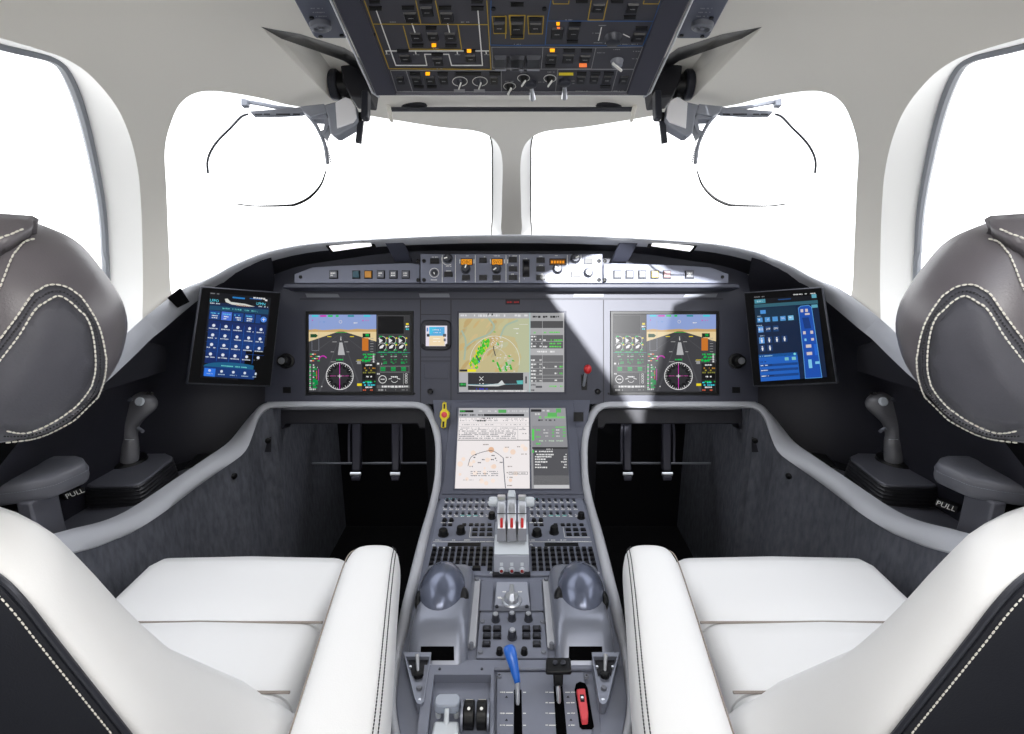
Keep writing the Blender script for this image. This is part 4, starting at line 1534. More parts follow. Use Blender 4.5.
def tablet(s, corners, label, draw, scr):
    """corners of the front face TL TR BR BL as (px, py, depth)"""
    q = [at(*p) for p in corners]
    cen = sum(q, Vector()) / 4
    n = (q[1] - q[0]).cross(q[3] - q[0]).normalized()
    if n.dot(CAM - cen) < 0:
        n = -n
    t = thing('tablet_computer', label, 'tablet', q[3].lerp(q[2], 0.5) - n * 0.01, 'tablets')
    mb = MB()
    mb.prism([p - n * 0.016 for p in q], n * 0.016, 1.0)
    mb.build('case', 'gunmetal', t, bevel=0.003, bseg=3)
    mb = MB()
    ins = [p + (cen - p) * 0.03 for p in q]
    mb.prism(ins, n * 0.0006, 1.0)
    mb.build('cover_glass', 'tablet_black', t)
    sq = [on_plane(x, y, cen + n * 0.001, n) for x, y in scr]
    fn, _ = quad_fn(*sq, 100, 140)
    c = Canvas(fn, 0.0004)
    draw(c)
    c.build('screen', t)
    c = Canvas(quad_fn(q[0], q[1], q[2], q[3], 100, 140)[0], 0.0016)
    for x in (40, 50, 60, 84):
        c.rect(x - 1, 137.4, x + 1, 138.6, (40, 40, 44))
    c.build('keys', t, 'black')
    # mounting arm into the dashboard
    mb = MB()
    mb.prism([p - n * 0.017 for p in [cen.lerp(k, 0.3) for k in q]], -n * 0.03, 0.9)
    mb.build('mount', 'black', t)
    return t


def draw_left_tablet(c):
    c.rect(0, 0, 100, 140, (3, 5, 12)); c.lay()
    c.rect(2, 16, 98, 62, (4, 28, 66)); c.lay()
    for k in range(10):
        c.rect(4, 46 + 7 * k, 96, 53 + 7 * k, (6, 34 + 2 * min(k, 9 - k) * 2, 92 + 5 * min(k, 9 - k)))
    c.lay()
    c.scrib(1, 1, 18, 2, (120, 120, 124)); c.scrib(62, 1.2, 90, 3, (210, 210, 210))
    c.text('LFPO', 1, 15.5, 6.2, (90, 210, 235)); c.text('LFMN', 76, 13.5, 6.2, (90, 210, 235))
    c.scrib(2, 17, 18, 2, (190, 200, 210)); c.scrib(78, 15, 96, 2, (190, 200, 210)); c.rect(36, 4, 56, 6.5, (30, 120, 190)); c.rect(64, 3.4, 84, 5, (30, 90, 160)); c.rect(90, 3.4, 94, 6, WHT)
    c.poly([(24, 9), (28, 8), (34, 13), (58, 14), (74, 17), (56, 18), (36, 17), (26, 14)], (206, 206, 200)); c.poly([(40, 15.5), (58, 16.5), (68, 18.5), (44, 18.5)], (130, 90, 70))
    c.poly([(2, 22), (98, 20), (98, 28), (2, 29)], (16, 66, 96)); c.scrib(22, 23.5, 80, 2.4, (100, 190, 190)); c.lay()
    for i in range(5):
        x = 3 + i * 18.6
        c.rect(x, 30, x + (16.5 if i < 4 else 8), 44, (14, 62, 132) if i != 1 else (72, 108, 206))
    c.lay()
    for i in range(4):
        c.scrib(5 + i * 18.6, 33, 18 + i * 18.6, 2.2, (90, 180, 220)); c.scrib(7 + i * 18.6, 37, 16 + i * 18.6, 2.2, (220, 226, 232)); c.scrib(7 + i * 18.6, 40.5, 16 + i * 18.6, 2, (200, 206, 214))
    c.disc(91, 37, 4.8, (66, 130, 222), 16, 1.1); c.lay(); c.line([(88.5, 37), (93.5, 37)], 1, WHT); c.line([(91, 34.5), (91, 39.5)], 1, WHT)
    for i in range(1, 5):
        c.rect(2 + i * 19.2, 50, 2.6 + i * 19.2, 112, (24, 88, 176))
    for j in range(4):
        if j:
            c.rect(2, 49.5 + j * 15.6, 98, 50 + j * 15.6, (16, 66, 140))
        for i in range(5):
            x, y = 11.5 + i * 19.2, 54 + j * 15.6
            c.disc(x, y, 2.6, (214, 220, 232), 7 + (i + j) % 3); c.scrib(x - 7, y + 4.2, x + 7, 1.8, (196, 204, 216), 0.9)
    c.lay()
    pts = [(50 + 47 * math.cos(2 * math.pi * k / 24), 121 + 9 * math.sin(2 * math.pi * k / 24)) for k in range(24)]
    c.poly(pts, (16, 88, 128)); c.lay()
    c.poly([(4, 121), (96, 121), (96, 137), (4, 137)], (8, 50, 112)); c.lay()
    c.scrib(30, 117.5, 72, 1.8, (110, 206, 200)); c.rect(5, 124, 22, 137, (40, 112, 220))
    for i in range(5):
        c.disc(13 + i * 18.6, 127.5, 2.3, (206, 214, 226), 7); c.scrib(8 + i * 18.6, 132, 19 + i * 18.6, 1.6, (170, 190, 210))


def draw_right_tablet(c):
    c.rect(0, 0, 100, 140, (3, 6, 14)); c.lay()
    c.rect(0, 18, 100, 140, (5, 28, 60)); c.lay()
    c.scrib(1, 2, 18, 2, (120, 120, 124)); c.scrib(62, 1.5, 98, 3, (210, 210, 210)); c.rect(1, 7, 19, 13.5, (70, 140, 160)); c.scrib(5, 9, 16, 2.6, (190, 220, 226)); c.rect(92, 5, 99, 11, (90, 160, 180)); c.rect(40, 9, 60, 10.4, (20, 70, 130))
    c.rect(0, 15, 100, 20.5, (44, 92, 108)); c.rect(90, 22, 99, 27, (90, 160, 180))
    c.rect(0, 22, 66, 46, (8, 42, 66)); c.lay()
    c.rect(9, 25, 18, 31, (70, 140, 210)); c.scrib(1, 34, 12, 1.6, (150, 170, 190))
    for i in range(5):
        c.rect(3 + i * 12.4, 37, 11.5 + i * 12.4, 44.5, (76, 144, 206) if i < 4 else (110, 180, 220)); c.scrib(5 + i * 12.4, 39, 9.5 + i * 12.4, 3, WHT)
    c.scrib(1, 49, 12, 1.6, (150, 170, 190))
    for i in range(3):
        c.rect(3 + i * 12.2, 51.5, 11.5 + i * 12.2, 61, (90, 150, 216) if i == 0 else (16, 60, 110)); c.scrib(4 + i * 12.2, 54.5, 11 + i * 12.2, 4, WHT)
    c.scrib(1, 66, 12, 1.6, (150, 170, 190))
    for j, n in ((0, 4), (1, 2)):
        for i in range(n):
            x, y = 3 + i * 12.2, 69 + j * 13
            c.rect(x, y, x + 8.6, y + 10, (90, 150, 216) if i + j == 0 else (14, 54, 104)); c.lay()
            c.disc(x + 4.3, y + 2.4, 1.2, WHT, 7); c.poly([(x + 2.6, y + 4), (x + 6, y + 4), (x + 5, y + 9), (x + 3.6, y + 9)], WHT)
    c.rect(0, 97, 61, 140, (24, 92, 184)); c.rect(0, 97, 61, 102, (16, 70, 120)); c.lay()
    c.disc(57, 99.5, 2, (120, 210, 220), 8); c.scrib(2, 99, 22, 1.8, (160, 200, 220)); c.rect(41, 104, 47, 109, (110, 180, 190)); c.rect(52, 104, 58, 109, (120, 190, 190)); c.scrib(2, 108, 16, 2, (10, 50, 110))
    for y in (113, 121, 130):
        c.rect(1, y, 60, y + 4, (14, 62, 130)); c.lay(); c.scrib(2, y + 1, 13, 1.6, (220, 226, 232)); c.scrib(15, y + 1, 22, 1.6, (10, 30, 70))
    # cabin plan
    pts = [(70, 26), (74, 23), (86, 22.5), (90, 26), (91, 60), (92, 100), (93, 140), (69, 140), (70, 100), (70, 60)]
    c.poly(pts, (18, 74, 168)); c.lay(); c.line(pts[5:] + pts[:6], 0.8, (90, 160, 220))
    for x, y, w, h in ((73, 28, 4, 5), (80, 28, 4, 5), (79, 35, 7, 3), (73, 64, 4, 5), (84, 64, 4, 5), (74, 76, 3, 4), (84, 76, 4, 4), (75, 86, 8, 5), (75, 98, 8, 5), (76, 110, 5, 14), (86, 114, 6, 4)):
        c.rect(x, y, x + w, y + h, (200, 190, 190) if w > 3 and y < 104 else (120, 190, 226))
    c.poly([(74, 42), (84, 42), (86, 60), (76, 60)], (10, 52, 120)); c.rect(87, 86, 91, 104, (26, 96, 200))


TC = ((201, 286, 1.285), (281.5, 292, 1.40), (271, 387, 1.38), (186.5, 384, 1.265))
TS = ((210, 292), (271, 298), (262.5, 382), (200, 377.5))
tablet(-1, TC, 'tilted black tablet showing a grid of blue icons, left of the left flight display', draw_left_tablet, TS)
TC2 = ((743.5, 292, 1.40), (822.5, 286.5, 1.285), (837.5, 383.5, 1.265), (753, 387, 1.38))
TS2 = ((753.5, 295.5), (816.5, 291), (827, 377), (761, 381.5))
tablet(1, TC2, 'tilted black tablet showing blue switches and a cabin plan, beside the right flight display', draw_right_tablet, TS2)


# ================================================================== SWITCH PANELS UNDER THE GLARESHIELD
FCU_D = 1.42
FF = Frame(at(511.5, 268, FCU_D), FW)


def btn(fr, x0, y0, x1, y1, h, m, parent, name='button', inset=0.9, h0=0.0, bevel=0.0):
    return MB().prism([fr.on(x, y, h0) for x, y in ((x0, y0), (x1, y0), (x1, y1), (x0, y1))], fr.n * h, inset).build(name, m, parent, smooth=0, bevel=bevel)


def knob(fr, x, y, r_px, h, m, parent, name='knob', h0=0.0, ridge=True, seg=18, pointer=None):
    r = fr.scale(x, y) * r_px
    p = fr.on(x, y, h0)
    o = MB().lathe(p, fr.n, [(0, r * 1.12), (h * 0.15, r * 1.12), (h * 0.18, r), (h * 0.9, r * 0.88), (h, r * 0.78), (h, 0)], seg).build(name, m, parent)
    if pointer:
        a = math.radians(pointer)
        dx, dy = math.sin(a) * r_px, -math.cos(a) * r_px
        px_, py_ = -dy * 0.14, dx * 0.14
        MB().prism([fr.on(x + u, y + v, h0 + h) for u, v in ((px_, py_), (-px_, -py_), (dx * 0.8 - px_, dy * 0.8 - py_), (dx * 0.8 + px_, dy * 0.8 + py_))], fr.n * 0.0006).build('pointer', 'line_white', o, smooth=0)
    return o


fcu = thing('autopilot_panel', 'blue-grey control strip with amber readouts, centred under the glareshield', 'control panel', at(511.5, 283, FCU_D + 0.01))
mb = MB()
mb.prism([FF.on(x, y) for x, y in ((420.5, 254), (602.5, 254), (602.5, 283), (420.5, 283))], FW * 0.06)
mb.build('face', 'fcu', fcu, bevel=0.001)
for b in ((430, 258.2, 439.3, 264), (444, 271.6, 452.5, 277), (462, 275, 470, 280.3), (479, 257.8, 487, 263), (479, 275, 487, 280.3), (492.3, 275, 500.8, 280.3), (508.6, 257, 517.3, 262.6), (508.6, 266.3, 517.3, 271.6), (508.6, 275, 517.3, 280.3), (536.3, 257.5, 545, 263), (536.3, 266.3, 545, 271.6), (536.3, 275, 545, 280.3), (553.5, 275.3, 562, 280.3), (584.2, 258.8, 592.5, 264), (571, 272, 580, 277.3)):
    btn(FF, *b, 0.005, 'key', fcu)
for x, y, r, h in ((448, 258.6, 4.3, 0.016), (465.7, 269.2, 4.4, 0.02), (496.5, 269.2, 4.4, 0.02), (557.3, 269.4, 4.4, 0.02), (575, 258.8, 4.5, 0.016), (588, 273, 4.2, 0.018), (434.3, 272.8, 3.0, 0.01)):
    knob(FF, x, y, r, h, 'gunmetal', fcu, pointer=(x * 7) % 360)
wl = MB()
wl.prism([FF.on(x, y) for x, y in ((522.5, 259.5), (529.5, 259.5), (529.5, 277), (522.5, 277))], FW * -0.002)
o = wl.build('wheel_slot', 'black', fcu)
MB().lathe(FF.on(523.5, 268.2, -0.004), RT, [(0, 0.02), (0.013, 0.02)], 24).build('thumb_wheel', 'key', o)
for i, (x0, x1, txt) in enumerate(((461.3, 472, 'OBC'), (492, 502.3, 'SVO'), (550, 565.2, '-----'))):
    c = Canvas(lambda x, y, h: FF.on(x, y, h), 0.0012)
    c.rect(x0 - 0.7, 258.5, x1 + 0.7, 265.4, (16, 14, 12)); c.lay()
    c.rect(x0, 259.3, x1, 264.7, (226, 146, 30) if i < 2 else (90, 56, 16)); c.lay()
    if i < 2:
        c.text(txt, (x0 + x1) / 2, 263.6, 4.6, (90, 50, 8), 'c')
    else:
        for k in range(5):
            c.rect(x0 + 1 + k * 2.8, 260.8, x0 + 3 + k * 2.8, 263.4, (240, 150, 30))
    c.build('readout', fcu)
c = Canvas(lambda x, y, h: FF.on(x, y, h), 0.0012)
for x in (442.3, 455.5, 475.3, 506, 519.5, 567.3, 581):
    c.rect(x - 0.25, 255, x + 0.25, 282.5, (150, 152, 160))
for x0, x1, y in ((432, 438, 256.8), (464, 469, 255.6), (493, 500, 255.6), (482, 485, 256.5), (509, 517, 255.6), (555, 559, 255.4), (539, 543, 256), (586, 590, 257.2), (446, 452, 266), (573, 577, 266), (431, 437, 279.6), (446, 451, 270.6), (464, 468, 281.4), (493, 500, 281.4), (511, 514, 265), (511, 514, 273.8), (539, 543, 265), (539, 543, 273.8), (586, 591, 279.5), (524, 527, 258.3), (524, 527, 278.5)):
    c.scrib(x0, y, x1, 0.8, (200, 202, 206))
for x in (460, 474, 490.5, 504.5, 507.6):
    c.rect(x - 0.4, 259.5, x + 0.4, 263.5, (206, 208, 212))
c.arc(434.3, 272.8, 4.6, 0.5, (200, 202, 208), n=20); c.arc(448, 259, 6.2, 0.5, (180, 182, 188), 60, 200, 12)
c.build('legends', fcu, 'line_white')
for x, y in ((418.2, 261), (418.2, 280), (424, 261), (424, 280)):
    for xx in (x, 1023 - x):
        knob(FF, xx, y, 1.8, 0.003, 'black', fcu, name='fastener', seg=12)

# switch panels either side
LPAN = Frame(at(400, 272, 1.43), FW)
for s, nm in SIDES:
    look = 'left switch panel with an amber key' if s < 0 else 'right switch panel with a pale yellow key'
    sp = thing('switch_panel', look + ', under the %s part of the glareshield' % nm, 'control panel', at(X(360, s), 283, 1.44), 'glareshield switch panels')
    fr = LPAN
    mb = MB()
    mb.prism([fr.on(X(x, s), y) for x, y in ((294.5, 274), (312, 267.5), (340, 265.5), (380, 264), (410, 263), (419.5, 264.5), (419.5, 283), (294.5, 283))], FW * 0.06)
    mb.build('face', 'fcu', sp, bevel=0.001)
    ms = ['legend_key', 'teal_key', 'amber_key', 'legend_key', 'legend_key', 'legend_key'] if s < 0 else ['legend_key', 'salmon_key', 'yellow_key', 'legend_key', 'legend_key', 'legend_key']
    M.setdefault('salmon_key', mat('pale_pink_key', (150, 120, 124), 0.4))
    M.setdefault('yellow_key', mat('pale_yellow_key', (176, 160, 92), 0.4))
    for (x0, x1), m_ in zip(((330, 337.5), (353, 359.5), (365, 371.8), (377.7, 384.2), (390.2, 396.8), (402.5, 409)), ms):
        fx0, fx1 = (x0, x1) if s < 0 else (1023 - x1, 1023 - x0)
        k = btn(fr, fx0 - 0.8, 270.4, fx1 + 0.8, 278.8, 0.003, 'black', sp, name='key_frame')
        kk = btn(fr, fx0, 271.2, fx1, 278, 0.003, m_, k, name='key', h0=0.003)
        if m_ == 'legend_key':
            c = Canvas(lambda x, y, h: fr.on(x, y, h), 0.0065)
            c.scrib(fx0 + 1.4, 273, fx1 - 1.4, 1.3, (220, 220, 222), 1.0); c.scrib(fx0 + 1.4, 275.2, fx1 - 1.4, 1.1, (200, 200, 202), 0.9)
            c.build('legend', k, 'line_white')
    knob(fr, X(300.5, s), 277, 1.6, 0.003, 'black', sp, name='fastener', seg=12)

# ================================================================== SMALL CONTROLS ON THE PANEL
for s, nm in SIDES:
    k = thing('rotary_knob', 'black rotary knob between the %s tablet and flight display' % nm, 'knob', PAN.on(X(288, s), 361), 'panel rotary knobs')
    MB().lathe(PAN.on(X(287, s), 361), PAN.n, [(0, 0.021), (0.006, 0.021), (0.008, 0.016), (0.032, 0.0145), (0.036, 0.011), (0.0365, 0)], 24).build('grip', 'black', k)
    MB().lathe(PAN.on(X(287, s), 361, 0.036), PAN.n, [(0, 0.009), (0.003, 0.0085), (0.0035, 0)], 20).build('cap', 'silver', k)

# landing-gear style lever with the red knob
g = thing('gear_lever', 'red-knobbed lever in a black slot right of the centre map display', 'lever', PAN.on(584, 392))
mb = MB()
mb.prism([PAN.on(x, y) for x, y in ((580.8, 374.5), (587.5, 374.5), (587, 390), (581.5, 390))], PAN.n * 0.0012)
mb.build('slot', 'black', g, bevel=0.0005)
mb = MB()
mb.tube([PAN.on(583.5, 385.5, 0.002), PAN.on(583.8, 376, 0.03), PAN.on(584.5, 371, 0.042)], 0.004, 10)
mb.build('shaft', 'silver', g)
mb = MB()
mb.ell(PAN.on(585.4, 369.2, 0.046), RT * 0.0105, FW * 0.0105, UP * 0.0125, 18, 10)
mb.build('knob', 'red', g)
YF = Frame(at(444, 415, 1.452), FW)
tag(btn(YF, 573.5, 412, 583.5, 421.5, 0.006, 'black', None, name='square_button', bevel=0.0008), 'small square black button right of the lower chart display', 'button')
y = thing('emergency_handle', 'yellow two-armed handle with a red centre, left of the lower chart display', 'handle', PAN.on(444, 429))
mb = MB()
mb.prism([YF.on(a, b) for a, b in ((442.6, 402.5), (444.5, 401.6), (446.6, 402.5), (447, 409), (449.8, 412.5), (449.4, 417), (446.9, 420), (446.2, 427.6), (443.6, 428.8), (440.8, 427.4), (441.8, 420), (439.6, 416.5), (440, 412), (442.4, 409))], YF.n * 0.008, 0.92)
mb.build('handle_body', 'yellow', y, bevel=0.001)
for p in (((443.9, 403.8), (445.6, 403.8), (445.3, 408.5), (443.9, 408.5)), ((442.9, 421.2), (444.9, 421.2), (444.6, 426.8), (442.6, 426.8))):
    MB().prism([YF.on(a, b, 0.008) for a, b in p], YF.n * 0.0008).build('grip_slot', 'black', y)
knob(YF, 444.6, 414.5, 2.6, 0.004, 'salmon', y, name='centre_button', h0=0.008)
mb = MB()
mb.lathe(YF.on(444.6, 414.5, -0.035), YF.n, [(0, 0.006), (0.035, 0.006)], 14)
mb.build('spindle', 'yellow', y)

# ================================================================== OVERHEAD PANEL
OF = frame3(at(511.5, 97, 0.79), at(600, 97, 0.79), at(511.5, 0, 0.588))
ov = thing('overhead_panel', 'dark overhead panel crowded with switches, hung from the cabin roof', 'control panel', OF.on(511.5, 40))
A = lambda x, y: (330 + x / 5.39, y / 5.39)
B = lambda x, y: (505 + x / 5.39, y / 5.39)
TOPY = -40


def widen(x, y, ty):
    """carry an edge point on up to row ty, along the panel"""
    return x


def slab(pts, h0, h1, m, parent, name, bevel=0.0, inset=1.0):
    return MB().prism([OF.on(x, y, h0) for x, y in pts], OF.n * (h1 - h0), inset).build(name, m, parent, smooth=0, bevel=bevel)


EXT = -60
lx = lambda x0, y0, x1, y1, y: x0 + (x1 - x0) * (y - y0) / (y1 - y0)
oL = lambda y: lx(331, 0, 374.5, 96, y)
iL = lambda y: lx(363.4, 0, 396.8, 91, y)
outer = [(oL(EXT), EXT), (1023 - oL(EXT), EXT), (1023 - oL(90), 90), (645.5, 96), (641, 98), (382, 98), (377.5, 96), (oL(90), 90)]
slab(outer, -0.14, -0.006, 'ovh_frame', ov, 'housing', 0.003)
frm = MB()
o = [OF.on(x, y, -0.006) for x, y in ((oL(EXT), EXT), (1023 - oL(EXT), EXT), (648.5, 96.5), (374.5, 96.5))]
o2 = [p + OF.n * 0.006 for p in [q + (sum(o, Vector()) / 4 - q) * 0.02 for q in o]]
i2 = [OF.on(x, y, 0.004) for x, y in ((iL(EXT) - 1, EXT + 4), (1023 - iL(EXT) + 1, EXT + 4), (627.5, 92.3), (395.5, 92.3))]
i3 = [OF.on(x, y, 0.0) for x, y in ((iL(EXT), EXT + 6), (1023 - iL(EXT), EXT + 6), (626.5, 91.5), (396.8, 91.5))]
frm.loft([r + r[:1] for r in (o, o2, i2, i3)], closed=False)
frm.build('frame', 'ovh_frame', ov, smooth=0)
# pale lining strip round the frame's edge
for s in (-1, 1):
    MB().tube([OF.on(X(oL(y) - 1, s), y, -0.002) for y in (EXT, 0, 50, 94)] + [OF.on(X(379, s), 98.3, -0.002)], 0.0016, 6).build('edge_strip', 'rail', ov)
slab([(iL(EXT), EXT + 6), (1023 - iL(EXT), EXT + 6), (626.6, 91.6), (396.6, 91.6)], -0.003, 0.0, 'ovh', ov, 'plate')
OH = 0.0


def oline(pts, m, w=0.9):
    c = Canvas(lambda x, y, h: OF.on(x, y, h + OH), 0.0006)
    for p in pts:
        c.line(p, w, None)
    return c


def mapl(f, *pts):
    return [f(x, y) for x, y in pts]


for pl_ in ([mapl(A, (185, 0), (318, 368), (868, 372), (845, 0)), mapl(A, (235, 127), (850, 130)), mapl(A, (395, 137), (428, 262), (710, 265), (690, 133)), mapl(A, (462, 0), (490, 127)), mapl(A, (568, 0), (595, 130)),
            mapl(A, (874, 86), (950, 86), (950, 178), (884, 178), (874, 86)), mapl(A, (970, 82), (1024, 82)), mapl(A, (970, 82), (978, 205), (1024, 205)),
            mapl(B, (0, 82), (5, 84), (3, 204)), mapl(B, (22, 80), (108, 80), (100, 206), (32, 206), (22, 80)), mapl(B, (122, 84), (208, 84), (202, 180), (128, 180), (122, 84)), mapl(B, (465, 0), (447, 105), (530, 105), (553, 0)), mapl(B, (258, 0), (260, 18), (343, 18), (345, 0)), mapl(B, (750, 0), (745, 18), (828, 18), (835, 0))]):
    oline([pl_], 'y').build('yellow_outline', ov, 'line_yellow')
for pl_ in ([mapl(B, (247, 0), (228, 110), (800, 112), (838, 0)), mapl(B, (228, 110), (216, 240), (742, 245), (800, 112)), mapl(A, (868, 0), (864, 240), (1024, 244)), mapl(B, (0, 243), (216, 241))]):
    oline([pl_], 'b', 0.8).build('blue_outline', ov, 'line_blue')
for pl_ in ([mapl(A, (250, 55), (355, 350), (522, 350), (510, 290), (545, 290)), mapl(A, (610, 290), (640, 290), (655, 350), (822, 350), (797, 55)), mapl(A, (300, 272), (360, 272)), mapl(A, (425, 272), (720, 272)), mapl(A, (782, 272), (855, 272)), mapl(A, (303, 272), (306, 288)), mapl(A, (460, 272), (463, 288)), mapl(A, (685, 272), (687, 288)), mapl(A, (840, 272), (843, 288)),
            mapl(A, (433, 85), (440, 108)), mapl(A, (442, 125), (458, 172)), mapl(A, (628, 82), (633, 108)), mapl(A, (634, 125), (644, 172)), mapl(B, (520, 145), (504, 215)), mapl(B, (540, 230), (582, 230)), mapl(B, (638, 182), (672, 198))]):
    oline([pl_], 'w', 1.1).build('mimic_line', ov, 'line_white')
for pl_ in ([mapl(A, (325, 377), (360, 492), (925, 492)), mapl(A, (410, 377), (445, 490)), mapl(A, (923, 377), (925, 492), (1024, 492)), mapl(A, (325, 377), (923, 377)), mapl(A, (870, 252), (1024, 252)), mapl(A, (872, 252), (878, 364), (1024, 366)),
            mapl(B, (0, 252), (205, 252), (195, 370), (0, 370)), mapl(B, (205, 252), (490, 255), (465, 368), (195, 370)), mapl(B, (490, 255), (742, 250), (695, 370), (468, 370)), mapl(B, (0, 492), (655, 492), (695, 372), (285, 372), (272, 490)), mapl(B, (607, 372), (575, 490))]):
    oline([pl_], 'g', 0.6).build('grey_outline', ov, 'line_grey')
gl = oline([], 'g')
for x0, x1, y in ((298, 326, 288), (448, 482, 290), (672, 702, 290), (830, 860, 290), (322, 356, 114), (706, 752, 114), (372, 434, 488), (548, 586, 256), (575, 608, 366)):
    p, q = A(x0, y), A(x1, y)
    gl.scrib(p[0], p[1], q[0], 0.9, None)
for x0, x1, y in ((48, 96, 234), (324, 362, 102), (505, 545, 132), (470, 508, 174), (478, 524, 226), (620, 716, 234), (496, 540, 280), (582, 626, 262), (690, 730, 272), (684, 718, 312), (376, 456, 486), (585, 640, 486), (84, 118, 384), (228, 268, 384), (358, 376, 432), (358, 376, 446), (180, 214, 438), (84, 120, 488), (0, 46, 434)):
    p, q = B(x0, y), B(x1, y)
    gl.scrib(p[0], p[1], q[0], 0.9, None)
gl.build('legend_text', ov, 'line_grey')


def okey(f, x0, y0, x1, y1, m='key', h=0.002, leg=True):
    (a, b), (c_, d_) = f(x0, y0), f(x1, y1)
    sk = 0.5 * (b - d_) * (0.36 if (a + c_) / 2 < 511 else -0.36) * abs((a + c_) / 2 - 511) / 135
    o = MB().prism([OF.on(x, y, OH) for x, y in ((a + sk, b), (c_ + sk, b), (c_ - sk, d_), (a - sk, d_))], OF.n * h, 0.88).build('switch_key', m, ov, smooth=0)
    if leg:
        c = Canvas(lambda x, y, hh: OF.on(x, y, hh + OH + h), 0.0003)
        w = (c_ - a)
        c.scrib(a + w * 0.3, (b + d_) / 2 - 0.6, c_ - w * 0.28, 0.9, None, 1.0)
        c.build('legend', o, 'line_grey')
    return o


def obar(f, x0, y0, x1, y1, m='black'):
    (a, b), (c_, d_) = f(x0, y0), f(x1, y1)
    return MB().prism([OF.on(x, y, OH) for x, y in ((a, b), (c_, b), (c_, d_), (a, d_))], OF.n * 0.0012, 0.97).build('status_window' if m == 'black' else 'lit_lamp', m, ov, smooth=0)


for k in ((400, 65, 470, 115), (490, 35, 555, 85), (595, 65, 665, 115), (435, 175, 495, 220), (525, 175, 585, 215), (620, 175, 680, 220), (375, 295, 435, 330), (555, 310, 610, 350), (730, 295, 785, 330), (358, 412, 400, 450), (440, 412, 490, 450), (515, 412, 565, 450), (590, 412, 635, 450), (862, 412, 906, 450), (880, 120, 944, 172), (975, 122, 1018, 180)):
    okey(A, *k)
for k in ((35, 120, 98, 180), (132, 122, 196, 170), (470, 20, 535, 62), (655, 18, 718, 64), (248, 148, 312, 208), (338, 148, 400, 204), (686, 178, 752, 222), (222, 292, 280, 336), (310, 292, 372, 336), (402, 298, 460, 334), (388, 408, 432, 448), (458, 408, 504, 448), (528, 408, 572, 448), (616, 408, 662, 450)):
    okey(B, *k)
for k in ((210, 32, 280, 52), (385, 30, 455, 48), (585, 30, 655, 48), (760, 32, 830, 52), (515, 140, 575, 155), (440, 235, 505, 250), (620, 235, 685, 250), (360, 265, 425, 280), (545, 285, 610, 298), (720, 265, 738, 280), (762, 265, 784, 280), (480, 0, 552, 14), (430, 388, 486, 402), (578, 388, 636, 402), (452, 460, 506, 472), (522, 460, 576, 472), (676, 388, 816, 402), (858, 386, 920, 402), (210, 0, 270, 14), (760, 0, 824, 14), (976, 12, 1022, 30), (888, 92, 944, 108)):
    obar(A, *k)
for k in ((28, 92, 102, 110), (30, 186, 100, 202), (130, 92, 200, 108), (380, 0, 448, 12), (570, 0, 640, 12), (640, 82, 706, 98), (344, 118, 410, 136), (332, 214, 394, 228), (704, 142, 770, 160), (314, 262, 378, 278), (408, 262, 470, 278), (216, 346, 272, 358), (386, 386, 440, 402), (460, 386, 516, 402), (532, 386, 588, 402), (512, 458, 568, 472), (30, 12, 102, 30)):
    obar(B, *k)
obar(A, 548, 234, 572, 249, 'amber_on'); obar(A, 738, 265, 761, 279, 'amber_on'); obar(A, 515, 388, 538, 402, 'amber_on')
obar(B, 277, 119, 295, 132, 'amber_on'); obar(B, 280, 145, 296, 152, 'orange_on'); obar(B, 242, 262, 268, 276, 'amber_on'); obar(B, 400, 341, 441, 358, 'orange_on')
c = Canvas(lambda x, y, h: OF.on(x, y, h + OH), 0.001)
p, q = B(290, 387), B(368, 403)
c.rect(p[0], p[1], q[0], q[1], None)
c.build('yellow_placard', ov, 'yellow')
# guarded switches with clear grey covers
for f, k in ((A, (884, 298, 954, 348)), (A, (976, 298, 1022, 348)), (B, (24, 298, 106, 348)), (B, (114, 298, 192, 348))):
    o = okey(f, *k, m='gunmetal', h=0.005, leg=False)
    (a, b), (c_, d_) = f(k[0], k[1]), f(k[2], k[3])
    MB().tube([OF.on(a + 1, d_ + 1, 0.006), OF.on(c_ - 1, d_ + 1, 0.006)], 0.0012, 6).build('guard_bar', 'mid_grey', o)


def oknob(f, x, y, r, h, m='black', pointer=None, ringw=None):
    a, b = f(x, y)
    rr_ = OF.scale(a, b) * r
    o = MB().lathe(OF.on(a, b, OH), OF.n, [(0, rr_ * 1.1), (h * 0.2, rr_), (h * 0.9, rr_ * 0.85), (h, rr_ * 0.7), (h, 0)], 18).build('rotary_switch', m, ov)
    if ringw:
        c = Canvas(lambda x_, y_, hh: OF.on(x_, y_, hh + OH), 0.0008)
        pts = [(a + ringw * math.cos(2 * math.pi * k / 20), b + ringw * 0.62 * math.sin(2 * math.pi * k / 20)) for k in range(21)]
        c.line(pts, 0.7, None)
        c.build('scale_ring', o, 'line_white')
    if pointer is not None:
        t = math.radians(pointer)
        dx, dy = math.sin(t) * r, -math.cos(t) * r
        MB().prism([OF.on(a + u, b + v, h + OH) for u, v in ((-dx - dy * .16, -dy + dx * .16), (-dx + dy * .16, -dy - dx * .16), (dx + dy * .16, dy - dx * .16), (dx - dy * .16, dy + dx * .16))], OF.n * 0.002).build('pointer', 'line_white', o, smooth=0)
    return o


